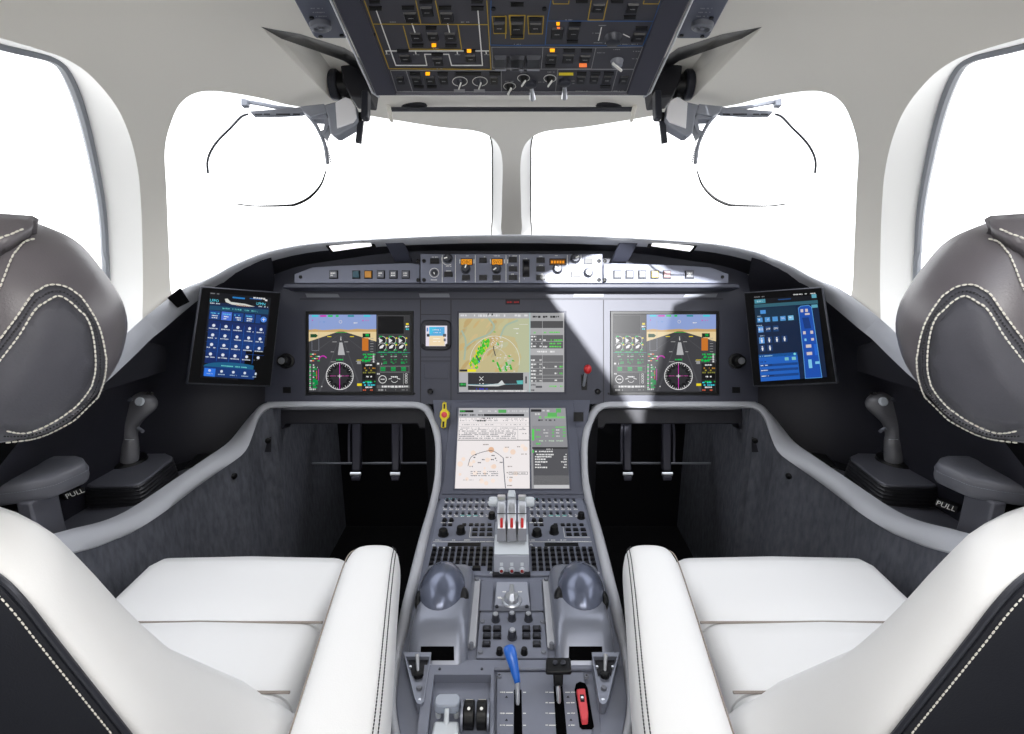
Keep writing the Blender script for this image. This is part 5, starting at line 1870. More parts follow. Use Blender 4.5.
for f, x, y in ((A, 700, 436), (A, 808, 436)):
    o = oknob(f, x, y, 3.2, 0.006, 'gunmetal', 20, 7.4)
    a, b = f(x, y + 50)
    c = Canvas(lambda x_, y_, hh: OF.on(x_, y_, hh + OH), 0.0008)
    c.rect(a - 6, b - 1.6, a + 5, b + 1.6, None)
    c.build('scale_plate', o, 'line_grey')
for f, x, y, pt in ((A, 968, 462, 200), (B, 25, 462, 215), (B, 100, 418, 215), (B, 242, 420, 215)):
    oknob(f, x, y, 3.6, 0.007, 'black', pt, 6)
oknob(B, 582, 200, 8.2, 0.008, 'gunmetal', None)
oknob(B, 604, 328, 6.0, 0.007, 'mid_grey', 130)
# toggles with metal bats
for f, x, y, ex, ey in ((B, 322, 438, 320, 494), (B, 140, 446, 150, 500)):
    a, b = f(x, y)
    a2, b2 = f(ex, ey)
    o = MB().lathe(OF.on(a, b, OH), OF.n, [(0, 0.008), (0.004, 0.008), (0.006, 0.005), (0.006, 0)], 16).build('toggle_switch', 'gunmetal', ov)
    MB().tube([OF.on(a, b, 0.002), OF.on(a2, b2, 0.009)], [0.002, 0.0042], 8).build('toggle_bat', 'silver', o)
for f, x, y in ((A, 233, 182), (A, 880, 44), (B, 786, 182), (B, 212, 44), (A, 296, 497), (B, 672, 490)):
    a, b = f(x, y)
    MB().lathe(OF.on(a, b, OH), OF.n, [(0, 0.0026), (0.0016, 0.0026), (0.0016, 0)], 10).build('fastener', 'black', ov)

# roller bar slung under the header, with its end clips
rb = thing('sunshade_roller', 'slim dark sunshade roller across the header, below the overhead panel', 'sunshade', at(511.5, 109, 1.12))
MB().tube([at(388, 109.3, 1.06), at(635, 109.3, 1.06)], 0.0042, 10).build('tube', 'gunmetal', rb)
for s in (-1, 1):
    MB().prism([at(X(x, s), y, 1.05) for x, y in ((385.5, 104.5), (390, 104.5), (392.5, 120), (389, 120))], FW * 0.012).build('end_clip', 'lining', rb, bevel=0.002)
for s, nm in SIDES:
    p = shell_px(X(413.5, s), 104.5)
    n_ = (CAM - p).normalized()
    m = MB().ell(p + FW * 0.004, RT * 0.026, FW * 0.016, UP * 0.007, 20, 8)
    tag(m.build('roof_vent', 'soffit'), 'small dark oval vent in the header, %s of the overhead panel centre' % nm, 'vent', 'header vents')

# recesses in the roof for the head-up projectors
for i, (s, nm) in enumerate(SIDES):
    e = catmull([(x, y, 0) for x, y in HR], 1, True)
    top = [shell_px(X(p.x, s), p.y, -0.001) for p in e]
    cx, cy = 343, 74
    deep = []
    for k, p in enumerate(e):
        w = (0.25, 0.45, 0.5, 0.5, 0.5, 0.6, 0.72)[k]
        deep.append(shell_px(X(p.x + (cx - p.x) * w, s), p.y + (cy - p.y) * w, 0.02 if k == 0 else (0.11 if k < 4 else 0.12)))
    mb = MB()
    n = len(top)
    mb.v = top + deep
    for k in range(n):
        mb.cur = 1 if k < 4 else 0
        mb.face((k, (k + 1) % n, n + (k + 1) % n, n + k))
    mb.cur = 0
    mb.face(range(n, 2 * n))
    o = mb.build('trim_%d' % (i + 1), ['lining', 'black'], None, smooth=0)
    tag(o, '%s projector recess sunk into the roof lining' % nm, None, None, 'structure')

# ceiling vent plates beside the overhead panel
for s, nm in SIDES:
    q = [shell_px(X(x, s), y, -0.012) for x, y in ((290, -14), (325, -14), (346.7, 35), (315.5, 35.4))]
    fr = frame3(q[0], q[2], q[3])
    v = thing('vent_plate', 'blue-grey plate with a round air nozzle in the roof, %s of the overhead panel' % nm, 'air vent', q[3].lerp(q[2], 0.5), 'roof vent plates')
    MB().prism([fr.on(X(x, s), y) for x, y in ((288, -14), (324, -14), (346.7, 34), (345, 35.4), (316, 35.4), (313, 33))], fr.n * 0.004).build('plate', 'vent', v, bevel=0.0015)
    a = fr.on(X(319.5, s), 20, 0.004)
    MB().lathe(a, fr.n, [(0, 0.0135), (0.006, 0.0135), (0.008, 0.010), (0.004, 0.008), (0.004, 0.004), (0.007, 0.003), (0.007, 0)], 22).build('nozzle', 'mid_grey', v)
    for x, y in ((341, 32), (320, 33), (311, 14)):
        MB().lathe(fr.on(X(x, s), y, 0.004), fr.n, [(0, 0.003), (0.0015, 0.003), (0.0015, 0)], 10).build('screw', 'black', v)
    c = Canvas(lambda x, y, h: fr.on(x, y, h + 0.004), 0.0004)
    for y in (4, 8, 12):
        x0 = X(308 + y * 0.5, s)
        c.scrib(min(x0, x0 + 12 * -s), y, max(x0, x0 + 12 * -s), 1.2, None)
    c.build('legend', v, 'line_grey')

# ================================================================== HEAD-UP DISPLAYS
def tube_px(pts, d, s, r, name, m, parent, n=6, seg=6):
    return MB().tube(catmull([at(X(x, s), y, d) for x, y in pts], n), r, seg).build(name, m, parent)


for s, nm in SIDES:
    h = thing('head_up_display', 'folding head-up display with a clear combiner glass, hanging before the %s windscreen' % nm, 'head-up display', at(X(345, s), 90, 0.97), 'head-up displays')
    D = 0.96
    gl_ = [(208, 175), (207.4, 162), (210.7, 151.5), (218, 140.6), (231, 127.5), (241, 117), (249, 113.5), (275, 113), (304, 112), (312, 119), (320, 132), (325, 146), (327.5, 163), (326.2, 171), (321, 184.5), (311, 196.5), (297, 203.8), (286, 205.3), (255, 205.6), (238, 204), (222, 197), (212, 187)]
    mb = MB()
    pts = [at(X(x, s), y, D) for x, y in gl_]
    mb.prism(pts, FW * 0.004)
    mb.build('combiner_glass', 'glass', h, smooth=0)
    tube_px([(207.9, 173), (207.4, 162), (210.7, 151.5), (218, 140.6), (231, 127.5), (241, 117), (248, 114)], D - 0.002, s, 0.0021, 'glass_edge', 'gunmetal', h)
    tube_px([(326, 171), (320.7, 185), (310, 197), (296.7, 204), (286, 205.5), (255, 206), (237, 204)], D - 0.002, s, [0.0011 + 0.0014 * math.sin(math.pi * min(1, k / 30)) for k in range(37)], 'glass_edge', 'black', h)
    # top arm, down arm
    mb = MB()
    mb.prism([at(X(x, s), y, D - 0.004) for x, y in ((249.5, 111), (280, 108.8), (302, 106.5), (310, 110), (300, 113), (275, 114.4), (252, 114.3))], FW * 0.012)
    mb.build('combiner_arm', 'hud', h, bevel=0.0008)
    c = Canvas(lambda x, y, hh: at(x, y, D - 0.005 - hh), 0.0002)
    for x0, x1 in ((255, 262), (264, 270), (276, 290), (293, 300)):
        a, b = sorted((X(x0, s), X(x1, s)))
        c.rect(a, 113.6, b, 114.8, None)
    c.build('arm_seal', h, 'black')
    tube_px([(307, 114), (314, 122.5), (319, 131), (325, 145), (327.8, 163.5)], D - 0.006, s, 0.0034, 'curved_arm', 'hud', h)
    for k in range(8):
        t = k / 7
        x, y = 326.2 + 3.6 * t, 147 + 14 * t
        MB().prism([at(X(a, s), b, D - 0.008) for a, b in ((x, y), (x + 1.6, y), (x + 1.6, y + 0.9), (x, y + 0.9))], FW * 0.003).build('arm_tooth', 'hud', h, smooth=0)
    # bracket between arm and housing, with its triangular opening
    mb = MB()
    mb.prism([at(X(x, s), y, D - 0.02) for x, y in ((300, 106), (324, 103.5), (327, 113), (310, 116.5), (303, 112))], FW * 0.03)
    mb.build('bracket', 'hud', h, bevel=0.0015)
    mb = MB()
    mb.prism([at(X(x, s), y, D - 0.016) for x, y in ((324, 112), (330, 122), (323.5, 137), (319.5, 131.5), (323.5, 129.5), (325, 119), (312.5, 118.6), (309, 115.5))], FW * 0.02)
    mb.build('gusset', 'hud', h)
    # housing: grey body with a pale side
    body = [(323, 104.5), (335, 101.5), (345.5, 96.5), (352, 99.2), (356.7, 107), (357.8, 119), (354.5, 125.5), (351.5, 127.5), (337, 136), (332.7, 136), (329.5, 132), (327, 114.5)]
    mb = MB()
    mb.prism([at(X(x, s), y, D - 0.02) for x, y in body], FW * 0.028, 0.92)
    mb.build('housing', 'hud', h, bevel=0.003)
    face = [(335.5, 103), (345.6, 97.3), (352, 99.8), (356, 107), (357, 118.5), (354, 123), (337.2, 129)]
    mb = MB()
    mb.prism([at(X(x, s), y, D - 0.02) for x, y in face], FW * -0.003, 0.97)
    mb.build('pale_cover', 'hud_light', h, bevel=0.0008)
    # black pivot drum in the recess
    MB().lathe(at(X(331, s), 85, 0.99), (RT * -s * 1.0 + FW * 0.1), [(0, 0.012), (0.0, 0.022), (0.008, 0.0235), (0.014, 0.0235), (0.014, 0.019), (0.024, 0.019), (0.024, 0.023), (0.03, 0.023), (0.03, 0.017), (0.052, 0.017), (0.052, 0)], 22).build('pivot_drum', 'black', h)
    MB().lathe(at(X(331.5, s), 85, 0.985), (RT * -s), [(0, 0.0245), (0.004, 0.026), (0.011, 0.026), (0.013, 0.0245), (0.013, 0)], 22).build('drum_collar', 'gunmetal', h)
    mb = MB()
    mb.prism([at(X(x, s), y, 0.965) for x, y in ((340, 62), (357, 66), (372, 84), (370, 98), (350, 96), (342, 80))], FW * 0.05)
    mb.build('mount', 'soffit', h, bevel=0.003)
    mb = MB()
    mb.prism([at(X(x, s), y, 0.94) for x, y in ((361.5, 90), (368, 90), (367.5, 115), (365.5, 117), (360.5, 117))], FW * 0.02)
    mb.build('latch_bar', 'gunmetal', h, bevel=0.0015)
    MB().prism([at(X(x, s), y, 0.95) for x, y in ((358.5, 112), (362, 112), (361.4, 121), (357.8, 121))], FW * 0.006).build('strap', 'black', h)
    mb = MB()
    mb.prism([at(X(x, s), y, 0.95) for x, y in ((357.5, 119.5), (363.5, 120.3), (361, 143), (355.2, 142))], FW * 0.006)
    mb.build('pull_tab', 'gunmetal', h, bevel=0.0008)
    # thin strut behind the arm
    tube_px([(247, 101.8), (262, 104.2), (277, 107.2), (300, 110)], 1.0, s, 0.0036, 'strut', 'hud', h)
    MB().prism([at(X(x, s), y, 0.99) for x, y in ((240.8, 98), (247, 99), (247, 105), (240.8, 105.5))], FW * 0.012).build('strut_end', 'hud', h, bevel=0.001)

# ================================================================== SIDESTICKS, ELBOW PADS
for s, nm in SIDES:
    pil = nm
    st = thing('sidestick', '%s black sidestick rising from a ribbed boot on the side console' % nm, 'sidestick', on_plane(X(130, s), 480, Vector((0, 0, 0.6)), Vector((0, 0, 1))))
    Z = lambda x, y, z: on_plane(X(x, s), y, Vector((0, 0, z)), Vector((0, 0, 1)))
    # boot: stacked ribs
    topo = [(82, 484.4), (88, 477), (98, 466), (123, 454.5), (166, 453.5), (172, 456), (172.5, 460), (144, 482), (138, 485), (130.6, 486.3), (90, 487)]
    tp = [Z(x, y, 0.645) for x, y in topo]
    cen = sum(tp, Vector()) / len(tp)
    rings = []
    for k in range(6):
        z = 0.643 - k * 0.008
        for sc_, dz in ((0.99 + 0.01 * k, 0), (1.02 + 0.012 * k, -0.002), (1.02 + 0.012 * k, -0.005), (0.985 + 0.01 * k, -0.0065)):
            rings.append([Vector((cen.x + (p.x - cen.x) * sc_, cen.y + (p.y - cen.y) * sc_, z + dz)) for p in tp])
    MB().loft(rings).build('boot', 'rubber', st, smooth=30)
    mb = MB()
    mb.prism([Vector((p.x, p.y, 0.642)) for p in tp], (0, 0, 0.005), 0.97)
    mb.build('top_plate', 'console', st, bevel=0.002)
    # gimbal collar
    pb = Z(129.5, 464, 0.647)
    db = (pb - CAM).dot(FW)
    rings = []
    MB().lathe(Z(126, 461, 0.647), (0, 0, 1), [(0, 0.045), (0.006, 0.043), (0.01, 0.03), (0.01, 0)], 28).build('collar', 'black', st)
    prof = [(129.5, 466, 8.8), (129.5, 455, 8.8), (129.5, 440, 8.6), (129.3, 437.5, 7.6), (129.0, 434, 8.0), (128.6, 428, 9.0), (130.0, 422, 11.5), (133.5, 416, 14.8), (137, 411, 17.4), (139.5, 406.5, 18.2), (140.5, 402, 17.2), (140, 398, 14.6), (139, 395, 11.0), (138, 393, 5.5)]
    for x, y, w in prof:
        c0 = at(X(x, s), y, db)
        r = w * db / FPX
        rings.append([c0 + RT * (r * math.cos(2 * math.pi * k / 18)) + Vector((0, 1, 0)) * (min(r, 0.024) * 0.95 * math.sin(2 * math.pi * k / 18)) for k in range(18)])
    MB().loft(rings).build('grip', 'stick', st, smooth=180, sub=1)
    MB().ell(at(X(123.2, s), 400, db - 0.014), RT * 0.0135, FW * 0.014, UP * 0.0155, 16, 10).build('thumb_hat', 'rubber', st)
    MB().lathe(at(X(130.5, s), 399.5, db - 0.018), -FW + RT * -s * 0.4, [(0, 0.006), (0.01, 0.0055), (0.012, 0.003), (0.012, 0)], 14).build('hat_cap', 'gunmetal', st)
    MB().lathe(at(X(140.3, s), 401.8, db - 0.022), -FW + UP * 0.25, [(0, 0.0102), (0.004, 0.0102), (0.006, 0.008), (0.0062, 0)], 20).build('push_button', 'light_grey', st)
    MB().tube([at(X(138, s), 428, db - 0.01), at(X(143, s), 431.5, db - 0.016)], 0.004, 8).build('trigger', 'mid_grey', st)
    for x in (136, 148, 152):
        MB().lathe(at(X(x, s), 394.5, db), UP, [(0, 0.004), (0.006, 0.003), (0.006, 0)], 10).build('top_switch', 'black', st)
    MB().tube([at(X(125, s), 439.5, db - 0.0215), at(X(134, s), 439.5, db - 0.0215)], 0.0008, 6).build('band', 'light_grey', st)

    # elbow pad on its post
    ep = thing('elbow_rest', 'grey padded elbow rest on a post on the %s console, beside the sidestick' % nm, 'armrest', Z(50, 520, 0.6))
    t0 = [(-50, 482), (-20, 478), (0, 473), (16, 465.5), (30, 458.5), (38, 456.3), (60, 455), (78, 454.8), (84, 456.5), (87, 461), (84, 465), (62, 474.5), (50, 479), (25, 484), (0, 487), (-50, 492)]
    tpz, btz = 0.765, 0.728
    tp = [Z(x, y, tpz) for x, y in t0]
    cen = sum(tp, Vector()) / len(tp)
    rings = []
    for z, k in ((btz, 0.90), (btz + 0.003, 0.97), (btz + 0.012, 1.0), (tpz - 0.012, 1.0), (tpz - 0.004, 0.975), (tpz, 0.93), (tpz + 0.002, 0.6)):
        rings.append([Vector((cen.x + (p.x - cen.x) * k, cen.y + (p.y - cen.y) * k, z)) for p in tp])
    MB().loft(rings).build('pad', 'elbow_leather', ep, smooth=60) if 'elbow_leather' in M else MB().loft(rings).build('pad', M.setdefault('elbow_leather', mat('elbow_pad_leather', (92, 93, 100), 0.42, bump=0.12, bscale=600)), ep, smooth=60)
    ln = [Vector((cen.x + (p.x - cen.x) * 1.004, cen.y + (p.y - cen.y) * 1.004, tpz - 0.013)) for p in tp]
    stitches(catmull(ln[8:] , 8), 0.004, 0.0007, 0.75).build('pad_stitching', 'mid_grey', ep)
    pc = Z(40, 497, 0.728)
    mb = MB()
    mb.prism([Vector((pc.x + a, pc.y + b, 0.598)) for a, b in ((-0.017 if s < 0 else -0.008, -0.03), (0.008 if s < 0 else 0.017, -0.03), (0.008 if s < 0 else 0.017, 0.03), (-0.017 if s < 0 else -0.008, 0.03))], (0, 0, 0.135))
    mb.build('post', 'console', ep, bevel=0.004)
    for k in range(6):
        MB().box((pc.x - s * 0 + s * 0.028, pc.y - 0.01, 0.715 - k * 0.012), 0.045, 0.03, 0.007).build('rib', 'black', ep)
    MB().lathe(Z(92, 463, 0.648), (0, 0, 1), [(0, 0.008), (0.02, 0.008), (0.024, 0.005), (0.024, 0)], 12).build('release_knob', 'black', ep)
    # lettered pull tab
    tz0, tz1 = 0.668, 0.654
    if s < 0:
        tq = [Z(62.5, 494.5, tz0), Z(83.5, 487, tz0), Z(86.5, 492.5, tz1), Z(66, 500.5, tz1)]
    else:
        tq = [Z(1023 - 936.5, 499, tz0), Z(1023 - 958.5, 507, tz0), Z(1023 - 955.5, 513.5, tz1), Z(1023 - 933.5, 505, tz1)]
    fn, n_ = quad_fn(tq[0], tq[1], tq[2], tq[3], 100, 40)
    pt = thing('pull_tab', 'black tab lettered PULL at the foot of the %s elbow rest' % nm, 'tab', tq[3].lerp(tq[2], 0.5))
    MB().prism([p - n_ * 0.02 for p in tq], n_ * 0.02).build('tab', 'black', pt, bevel=0.001)
    c = Canvas(fn, 0.0006)
    c.text('PULL', 50, 32, 40, None, 'c')
    c.build('lettering', pt, 'line_white')

# ================================================================== PEDESTAL EQUIPMENT
PV = 367 - FPX * math.tan(PITCH)          # row of the horizon: lines running forward meet there


def px_at(x, y, y0=552.0):
    """slide the point (x, y0) along the pedestal to row y"""
    return 511.5 + (x - 511.5) * (y - PV) / (y0 - PV)


def pbtn(x, y, w, h, hh, m, parent, name='key', h0=0.0, y0=552.0, inset=0.85):
    xa, xb = x - w / 2, x + w / 2
    t, b = y - h / 2, y + h / 2
    q = [(px_at(xa, t, y), t), (px_at(xb, t, y), t), (px_at(xb, b, y), b), (px_at(xa, b, y), b)]
    return MB().prism([PEDF.on(u, v, h0) for u, v in q], (0, 0, hh), inset).build(name, m, parent, smooth=0)


KZ = 0.004
for s, nm in SIDES:
    kb = thing('keyboard_panel', 'radio and keyboard panel of small black keys, %s of the thrust levers' % nm, 'keyboard', PEDF.on(X(460, s), 540), 'pedestal keyboards')
    pl = [(440.5, 499), (494.5, 499), (494, 577), (424.5, 577)]
    MB().prism([PEDF.on(X(x, s), y) for x, y in pl], (0, 0, KZ), 0.995).build('face', 'ped', kb, smooth=0, bevel=0.001)
    ox = 0 if s < 0 else 94.0          # the right panel repeats the left one's layout
    put = (lambda x, y: x) if s < 0 else (lambda x, y: 511.5 + (511.5 - x) if False else 1023 - (494.5 + 440.5) * 0 - x)

    def lay(u, y):
        """u 0..1 across the panel at row y"""
        xl, xr = (px_at(431.5, y), px_at(494, y)) if s < 0 else (px_at(530, y), px_at(593.5, y))
        return xl + (xr - xl) * u
    W1 = 62.5
    # keyboard
    for r, y in enumerate((552, 556.6, 561.4, 566.2, 571.2)):
        for k in range(10):
            u = 0.05 + k * 0.1
            if r == 4 and k in (6, 8):
                continue
            w = 4.4 * (y - PV) / (552 - PV) * (1.9 if (r == 4 and k == 7) else 1)
            pbtn(lay(u, y), y, w, 3.0, 0.006, 'key', kb, h0=KZ)
    # little display strip
    y = 546.3
    pbtn((lay(0.24, y) + lay(0.78, y)) / 2, y, lay(0.78, y) - lay(0.24, y), 3.2, 0.001, 'black', kb, 'strip_display', KZ, inset=0.99)
    # middle keys
    for r, y in enumerate((531.6, 536.4)):
        for k in range(3):
            pbtn(lay(0.66 + 0.125 * k, y), y, 5.6, 2.6, 0.003, 'key', kb, 'soft_key', KZ)
    for u in (0.12, 0.22, 0.46, 0.58, 0.68, 0.78, 0.9):
        pbtn(lay(u, 526.8), 526.8, 4.2, 2.0, 0.003, 'key', kb, 'soft_key', KZ)
    # radio legends: three rows of small keys
    for r, y in enumerate((501.8, 508.2, 515.2)):
        for k in range(8):
            if r == 2 and k == 7:
                continue
            pbtn(lay(0.07 + 0.113 * k, y), y, 3.0, 1.9, 0.004, 'gunmetal', kb, 'radio_key', KZ)
    c = Canvas(lambda x, y_, h: PEDF.on(x, y_, h + KZ), 0.0005)
    for r, y in enumerate((504.2, 511, 518)):
        for k in range(8):
            x = lay(0.07 + 0.113 * k, y)
            c.scrib(x - 1.8, y - 0.4, x + 1.8, 1.0, None, 1.0)
            c.line([(x - 2.2, y - 2.0), (x - 0.6, y - 0.9)], 0.5, None)
    for u0, u1, y in ((0.0, 0.12, 541.5), (0.3, 0.42, 541.5), (0.5, 0.6, 541.5), (0.02, 0.12, 524), (0.1, 0.24, 524), (0.05, 0.3, 549), (0.7, 0.95, 543)):
        c.scrib(lay(u0, y), y, lay(u1, y), 0.9, None)
    c.line([(lay(0.0, 543.6), 543.6), (lay(1.0, 543.6), 543.6)], 0.4, None)
    c.line([(lay(0.58, 529), 529), (lay(0.58, 539), 539), (lay(0.99, 539), 539)], 0.4, None)
    c.build('legends', kb, 'line_white')
    c = Canvas(lambda x, y_, h: PEDF.on(x, y_, h + KZ), 0.0007)
    for u, y in ((0.07, 500.2), (0.18, 500.2), (0.4, 517.2), (0.52, 517.2), (0.64, 517.2)):
        x = lay(u, y)
        c.rect(x - 2.2, y - 0.5, x + 2.2, y + 0.7, None)
    M.setdefault('teal_mark', mat('teal_marking', (104, 170, 168), 0.6))
    c.build('teal_marks', kb, 'teal_mark')
    for u, y, r, hh in ((0.13, 534.5, 4.8, 0.014), (0.42, 532.5, 4.4, 0.016), (0.93, 517.5, 3.6, 0.014), (0.10, 520.5, 2.3, 0.006), (0.22, 520.5, 2.3, 0.006)):
        knob(PEDF, lay(u, y), y + 2, r, hh, 'black', kb, h0=KZ)
    for u, y in ((0.02, 547), (0.98, 575)):
        knob(PEDF, lay(u, y), y, 1.6, 0.002, 'silver', kb, name='screw', h0=KZ, seg=10)

# --- thrust levers
tq_ = thing('thrust_levers', 'three silver thrust levers with red tabs standing on a pale quadrant', 'levers', PEDF.on(511.5, 560))
qw = 0.0345
prof = [(0.937, 0.531), (0.948, 0.566), (1.0, 0.580), (1.06, 0.575), (1.06, 0.531)]
mb = MB()
mb.prism([(-qw, y, z) for y, z in prof], (2 * qw, 0, 0))
mb.build('quadrant', 'light_quadrant' if 'light_quadrant' in M else M.setdefault('light_quadrant', mat('quadrant_paint', (150, 154, 166), 0.4)), tq_, bevel=0.002)
mb = MB()
mb.prism([(-qw + 0.001, 0.9495, 0.5672), (qw - 0.001, 0.9495, 0.5672), (qw - 0.001, 0.998, 0.5805), (-qw + 0.001, 0.998, 0.5805)], (0, -0.0003, 0.001))
mb.build('top_plate', 'light_grey', tq_)
mb = MB()
mb.prism([(-qw - 0.002, 0.93, 0.5305), (qw + 0.002, 0.93, 0.5305), (qw + 0.002, 0.94, 0.5305), (-qw - 0.002, 0.94, 0.5305)], (0, 0, 0.006))
mb.build('foot', 'groove', tq_)
for k, xc in enumerate((501.5, 511.7, 522.2)):
    lv = [(541, 1.100), (528, 1.110), (514, 1.120), (503, 1.137), (497, 1.158), (494.5, 1.19), (498, 1.21), (510, 1.20), (541, 1.16)]
    if k == 1:
        lv = [(y - (1.5 if y < 510 else 0), d) for y, d in lv]
    hw = 4.4 if k == 1 else 4.2
    side = lambda px_: [at(px_, y, d) for y, d in lv]
    a, b = [at(xc, y, d) - RT * (hw * 1.12 / FPX) for y, d in lv], hw * 2 * 1.12 / FPX
    o = MB().prism(a, RT * b).build('lever', 'silver', tq_, bevel=0.0018, smooth=40)
    st_ = [(541.5, 1.097), (528.5, 1.108), (528.5, 1.12), (541.5, 1.12)]
    MB().prism([at(xc, y, d) - RT * (hw * 1.03 * 1.12 / FPX) for y, d in st_], RT * (hw * 2.06 * 1.12 / FPX)).build('lower_sleeve', 'mid_grey', o)
    MB().prism([at(xc, y, d) - RT * (hw * 1.03 * 1.12 / FPX) for y, d in ((513.9, 1.1185), (513.1, 1.1195), (513.1, 1.13), (513.9, 1.13))], RT * (hw * 2.06 * 1.12 / FPX)).build('joint_line', 'gunmetal', o, smooth=0)
    MB().prism([at(xc + u, y, d) for u, y, d in ((-1.4, 519, 1.106), (1.4, 519, 1.106), (1.5, 528, 1.096), (-1.5, 528, 1.096))], FW * 0.012, 0.95).build('red_tab', 'red', o, bevel=0.0012)
    if k == 1:
        MB().prism([at(xc + u, y, d) for u, y, d in ((-3.6, 492, 1.17), (3.6, 492, 1.17), (3.9, 497, 1.15), (-3.9, 497, 1.15))], FW * 0.02).build('lever_crest', 'light_grey', o, bevel=0.002)
    bx = 501.5 + (k * 10.3)
    BF = Frame((0, 0.9425, 0.548), (0, -1, 0.31))
    kk = knob(BF, bx, 570.3, 2.9, 0.006, 'silver', tq_, name='start_button', seg=16)
    knob(BF, bx, 570.3, 2.0, 0.0066, 'dark_red', kk, name='red_lens', h0=0.0, seg=14)
    c = Canvas(lambda x, y, h: BF.on(x, y, h), 0.0006)
    c.scrib(bx - 2.5, 575.2, bx + 2.5, 0.9, None, 1.0); c.rect(bx - 1.6, 562.5, bx + 1.6, 566, None)
    c.build('button_legend', kk, 'light_grey')
for s in (-1, 1):
    MB().lathe(at(X(488.6, s), 501.8, 1.15), RT * -s, [(0, 0.0), (0.0, 0.007), (0.002, 0.0095), (0.006, 0.0105), (0.016, 0.0105), (0.0185, 0.008), (0.0185, 0)], 20).build('side_knob', 'light_grey', tq_)

# --- cursor controllers: domed palm rests
for s, nm in SIDES:
    cc = thing('cursor_controller', 'domed grey palm-rest cursor controller on the %s edge of the pedestal' % nm, 'controller', (s * 0.115, 0.8, PED_Z), 'cursor controllers')
    rings = []
    for z, x0, x1, y0, y1 in ((0.530, 0.069, 0.163, 0.700, 0.925), (0.548, 0.070, 0.162, 0.718, 0.922), (0.562, 0.0715, 0.161, 0.735, 0.918), (0.572, 0.075, 0.158, 0.747, 0.912), (0.577, 0.082, 0.152, 0.760, 0.90)):
        ring = rrect((x0 + x1) / 2, (y0 + y1) / 2, (x1 - x0) / 2, (y1 - y0) / 2, 0.018, 5)
        rings.append([Vector((s * x, y, z)) for x, y in ring])
    MB().loft(rings).build('base', 'ped_metal', cc, smooth=60)
    MB().ell(Vector((s * 0.1215, 0.838, 0.562)), Vector((0.0425, 0, 0)), Vector((0, 0.066, 0)), Vector((0, 0.006, 0.046)), 32, 20).build('palm_dome', 'dome_metal' if 'dome_metal' in M else M.setdefault('dome_metal', mat('dome_metal', (100, 106, 124), 0.22, metal=0.45)), cc, smooth=180)
    MB().ell(Vector((s * 0.0865, 0.825, 0.570)), Vector((0.012, s * -0.006, 0)), Vector((s * 0.006, 0.018, 0)), Vector((0, 0, 0.013)), 18, 10).build('side_pad', 'black', cc)
    MB().ell(Vector((s * 0.158, 0.815, 0.568)), Vector((0.008, 0, 0)), Vector((0, 0.02, 0)), Vector((0, 0, 0.014)), 18, 10).build('side_pad', 'black', cc)
    SF = Frame((0, 0.700, 0.530), (0, -0.5, 0.53))
    MB().prism([SF.on(X(x, s), y, 0.001) for x, y in ((421, 646.5), (454, 646.5), (454.3, 660.5), (420.5, 660.5))], SF.n * 0.0012).build('finger_slot', 'black_matt', cc, smooth=0)
    for x, y in ((463.5, 577.5), (468, 583)):
        MB().lathe(PEDF.on(X(x, s), y), (0, 0.2, 1), [(0, 0.004), (0.012, 0.004), (0.016, 0.002), (0.016, 0)], 12).build('click_button', 'silver', cc)

# --- slide rails beside the centre column
for s, nm in SIDES:
    MB().prism([PEDF.on(X(x, s), y) for x, y in ((473.5, 581), (480.5, 581), (475.5, 649), (467.5, 649))], (0, 0, 0.006)).build('slide_rail', 'rail', ped, bevel=0.002)
    for x, y in ((477, 582.5), (471.5, 648)):
        knob(PEDF, X(x, s), y, 2.6, 0.01, 'mid_grey', ped, name='rail_end', seg=14)
    MB().prism([PEDF.on(X(x, s), y) for x, y in ((481.5, 581), (483, 581), (478.5, 655), (476.5, 655))], (0, 0, 0.002)).build('column_gap', 'groove', ped, smooth=0)

# --- selector
se = thing('mode_selector', 'large silver rotary selector on a pale plate below the thrust levers', 'selector', PEDF.on(512, 605))
MB().prism([PEDF.on(x, y) for x, y in ((496.3, 587), (527.5, 587), (530.3, 611.5), (494.3, 611.5))], (0, 0, 0.012), 0.98).build('plate', 'light_quadrant', se, bevel=0.0015)
SEF = Frame((0, 0, PED_Z + 0.012), (0, 0, 1))
MB().lathe(SEF.on(511.8, 602), (0, 0, 1), [(0, 0.0175), (0.002, 0.018), (0.004, 0.0165), (0.004, 0.0135), (0.012, 0.0125), (0.014, 0.011), (0.014, 0)], 28).build('dial', 'silver', se)
mb = MB()
b0 = SEF.on(511.8, 602, 0.014)
mb.prism([b0 + Vector(v) for v in ((-0.0055, -0.017, 0), (0.0055, -0.017, 0), (0.004, 0.02, 0), (-0.004, 0.02, 0))], (0, 0, 0.012), 0.75)
mb.build('pointer_handle', 'silver', se, bevel=0.001)
c = Canvas(lambda x, y, h: SEF.on(x, y, h), 0.0006)
for x0, x1, y in ((497.5, 501, 597), (502.5, 506, 591.5), (518, 522, 591.5), (498, 503, 598)):
    c.scrib(x0, y, x1, 1.2, None, 1.0)
c.build('legend', se, 'line_white')
for x in (496.8, 526.8):
    knob(SEF, x, 607, 1.8, 0.003, 'gunmetal', se, name='screw', seg=12)
for x in (484.5, 538.5):
    tag(MB().prism([PEDF.on(x + u * (1 if x < 500 else -1), y) for u, y in ((-3, 582), (9.5, 582), (8, 612), (-5, 612))], (0, 0, 0.004)).build('blank_plate', 'ped', ped, bevel=0.001))

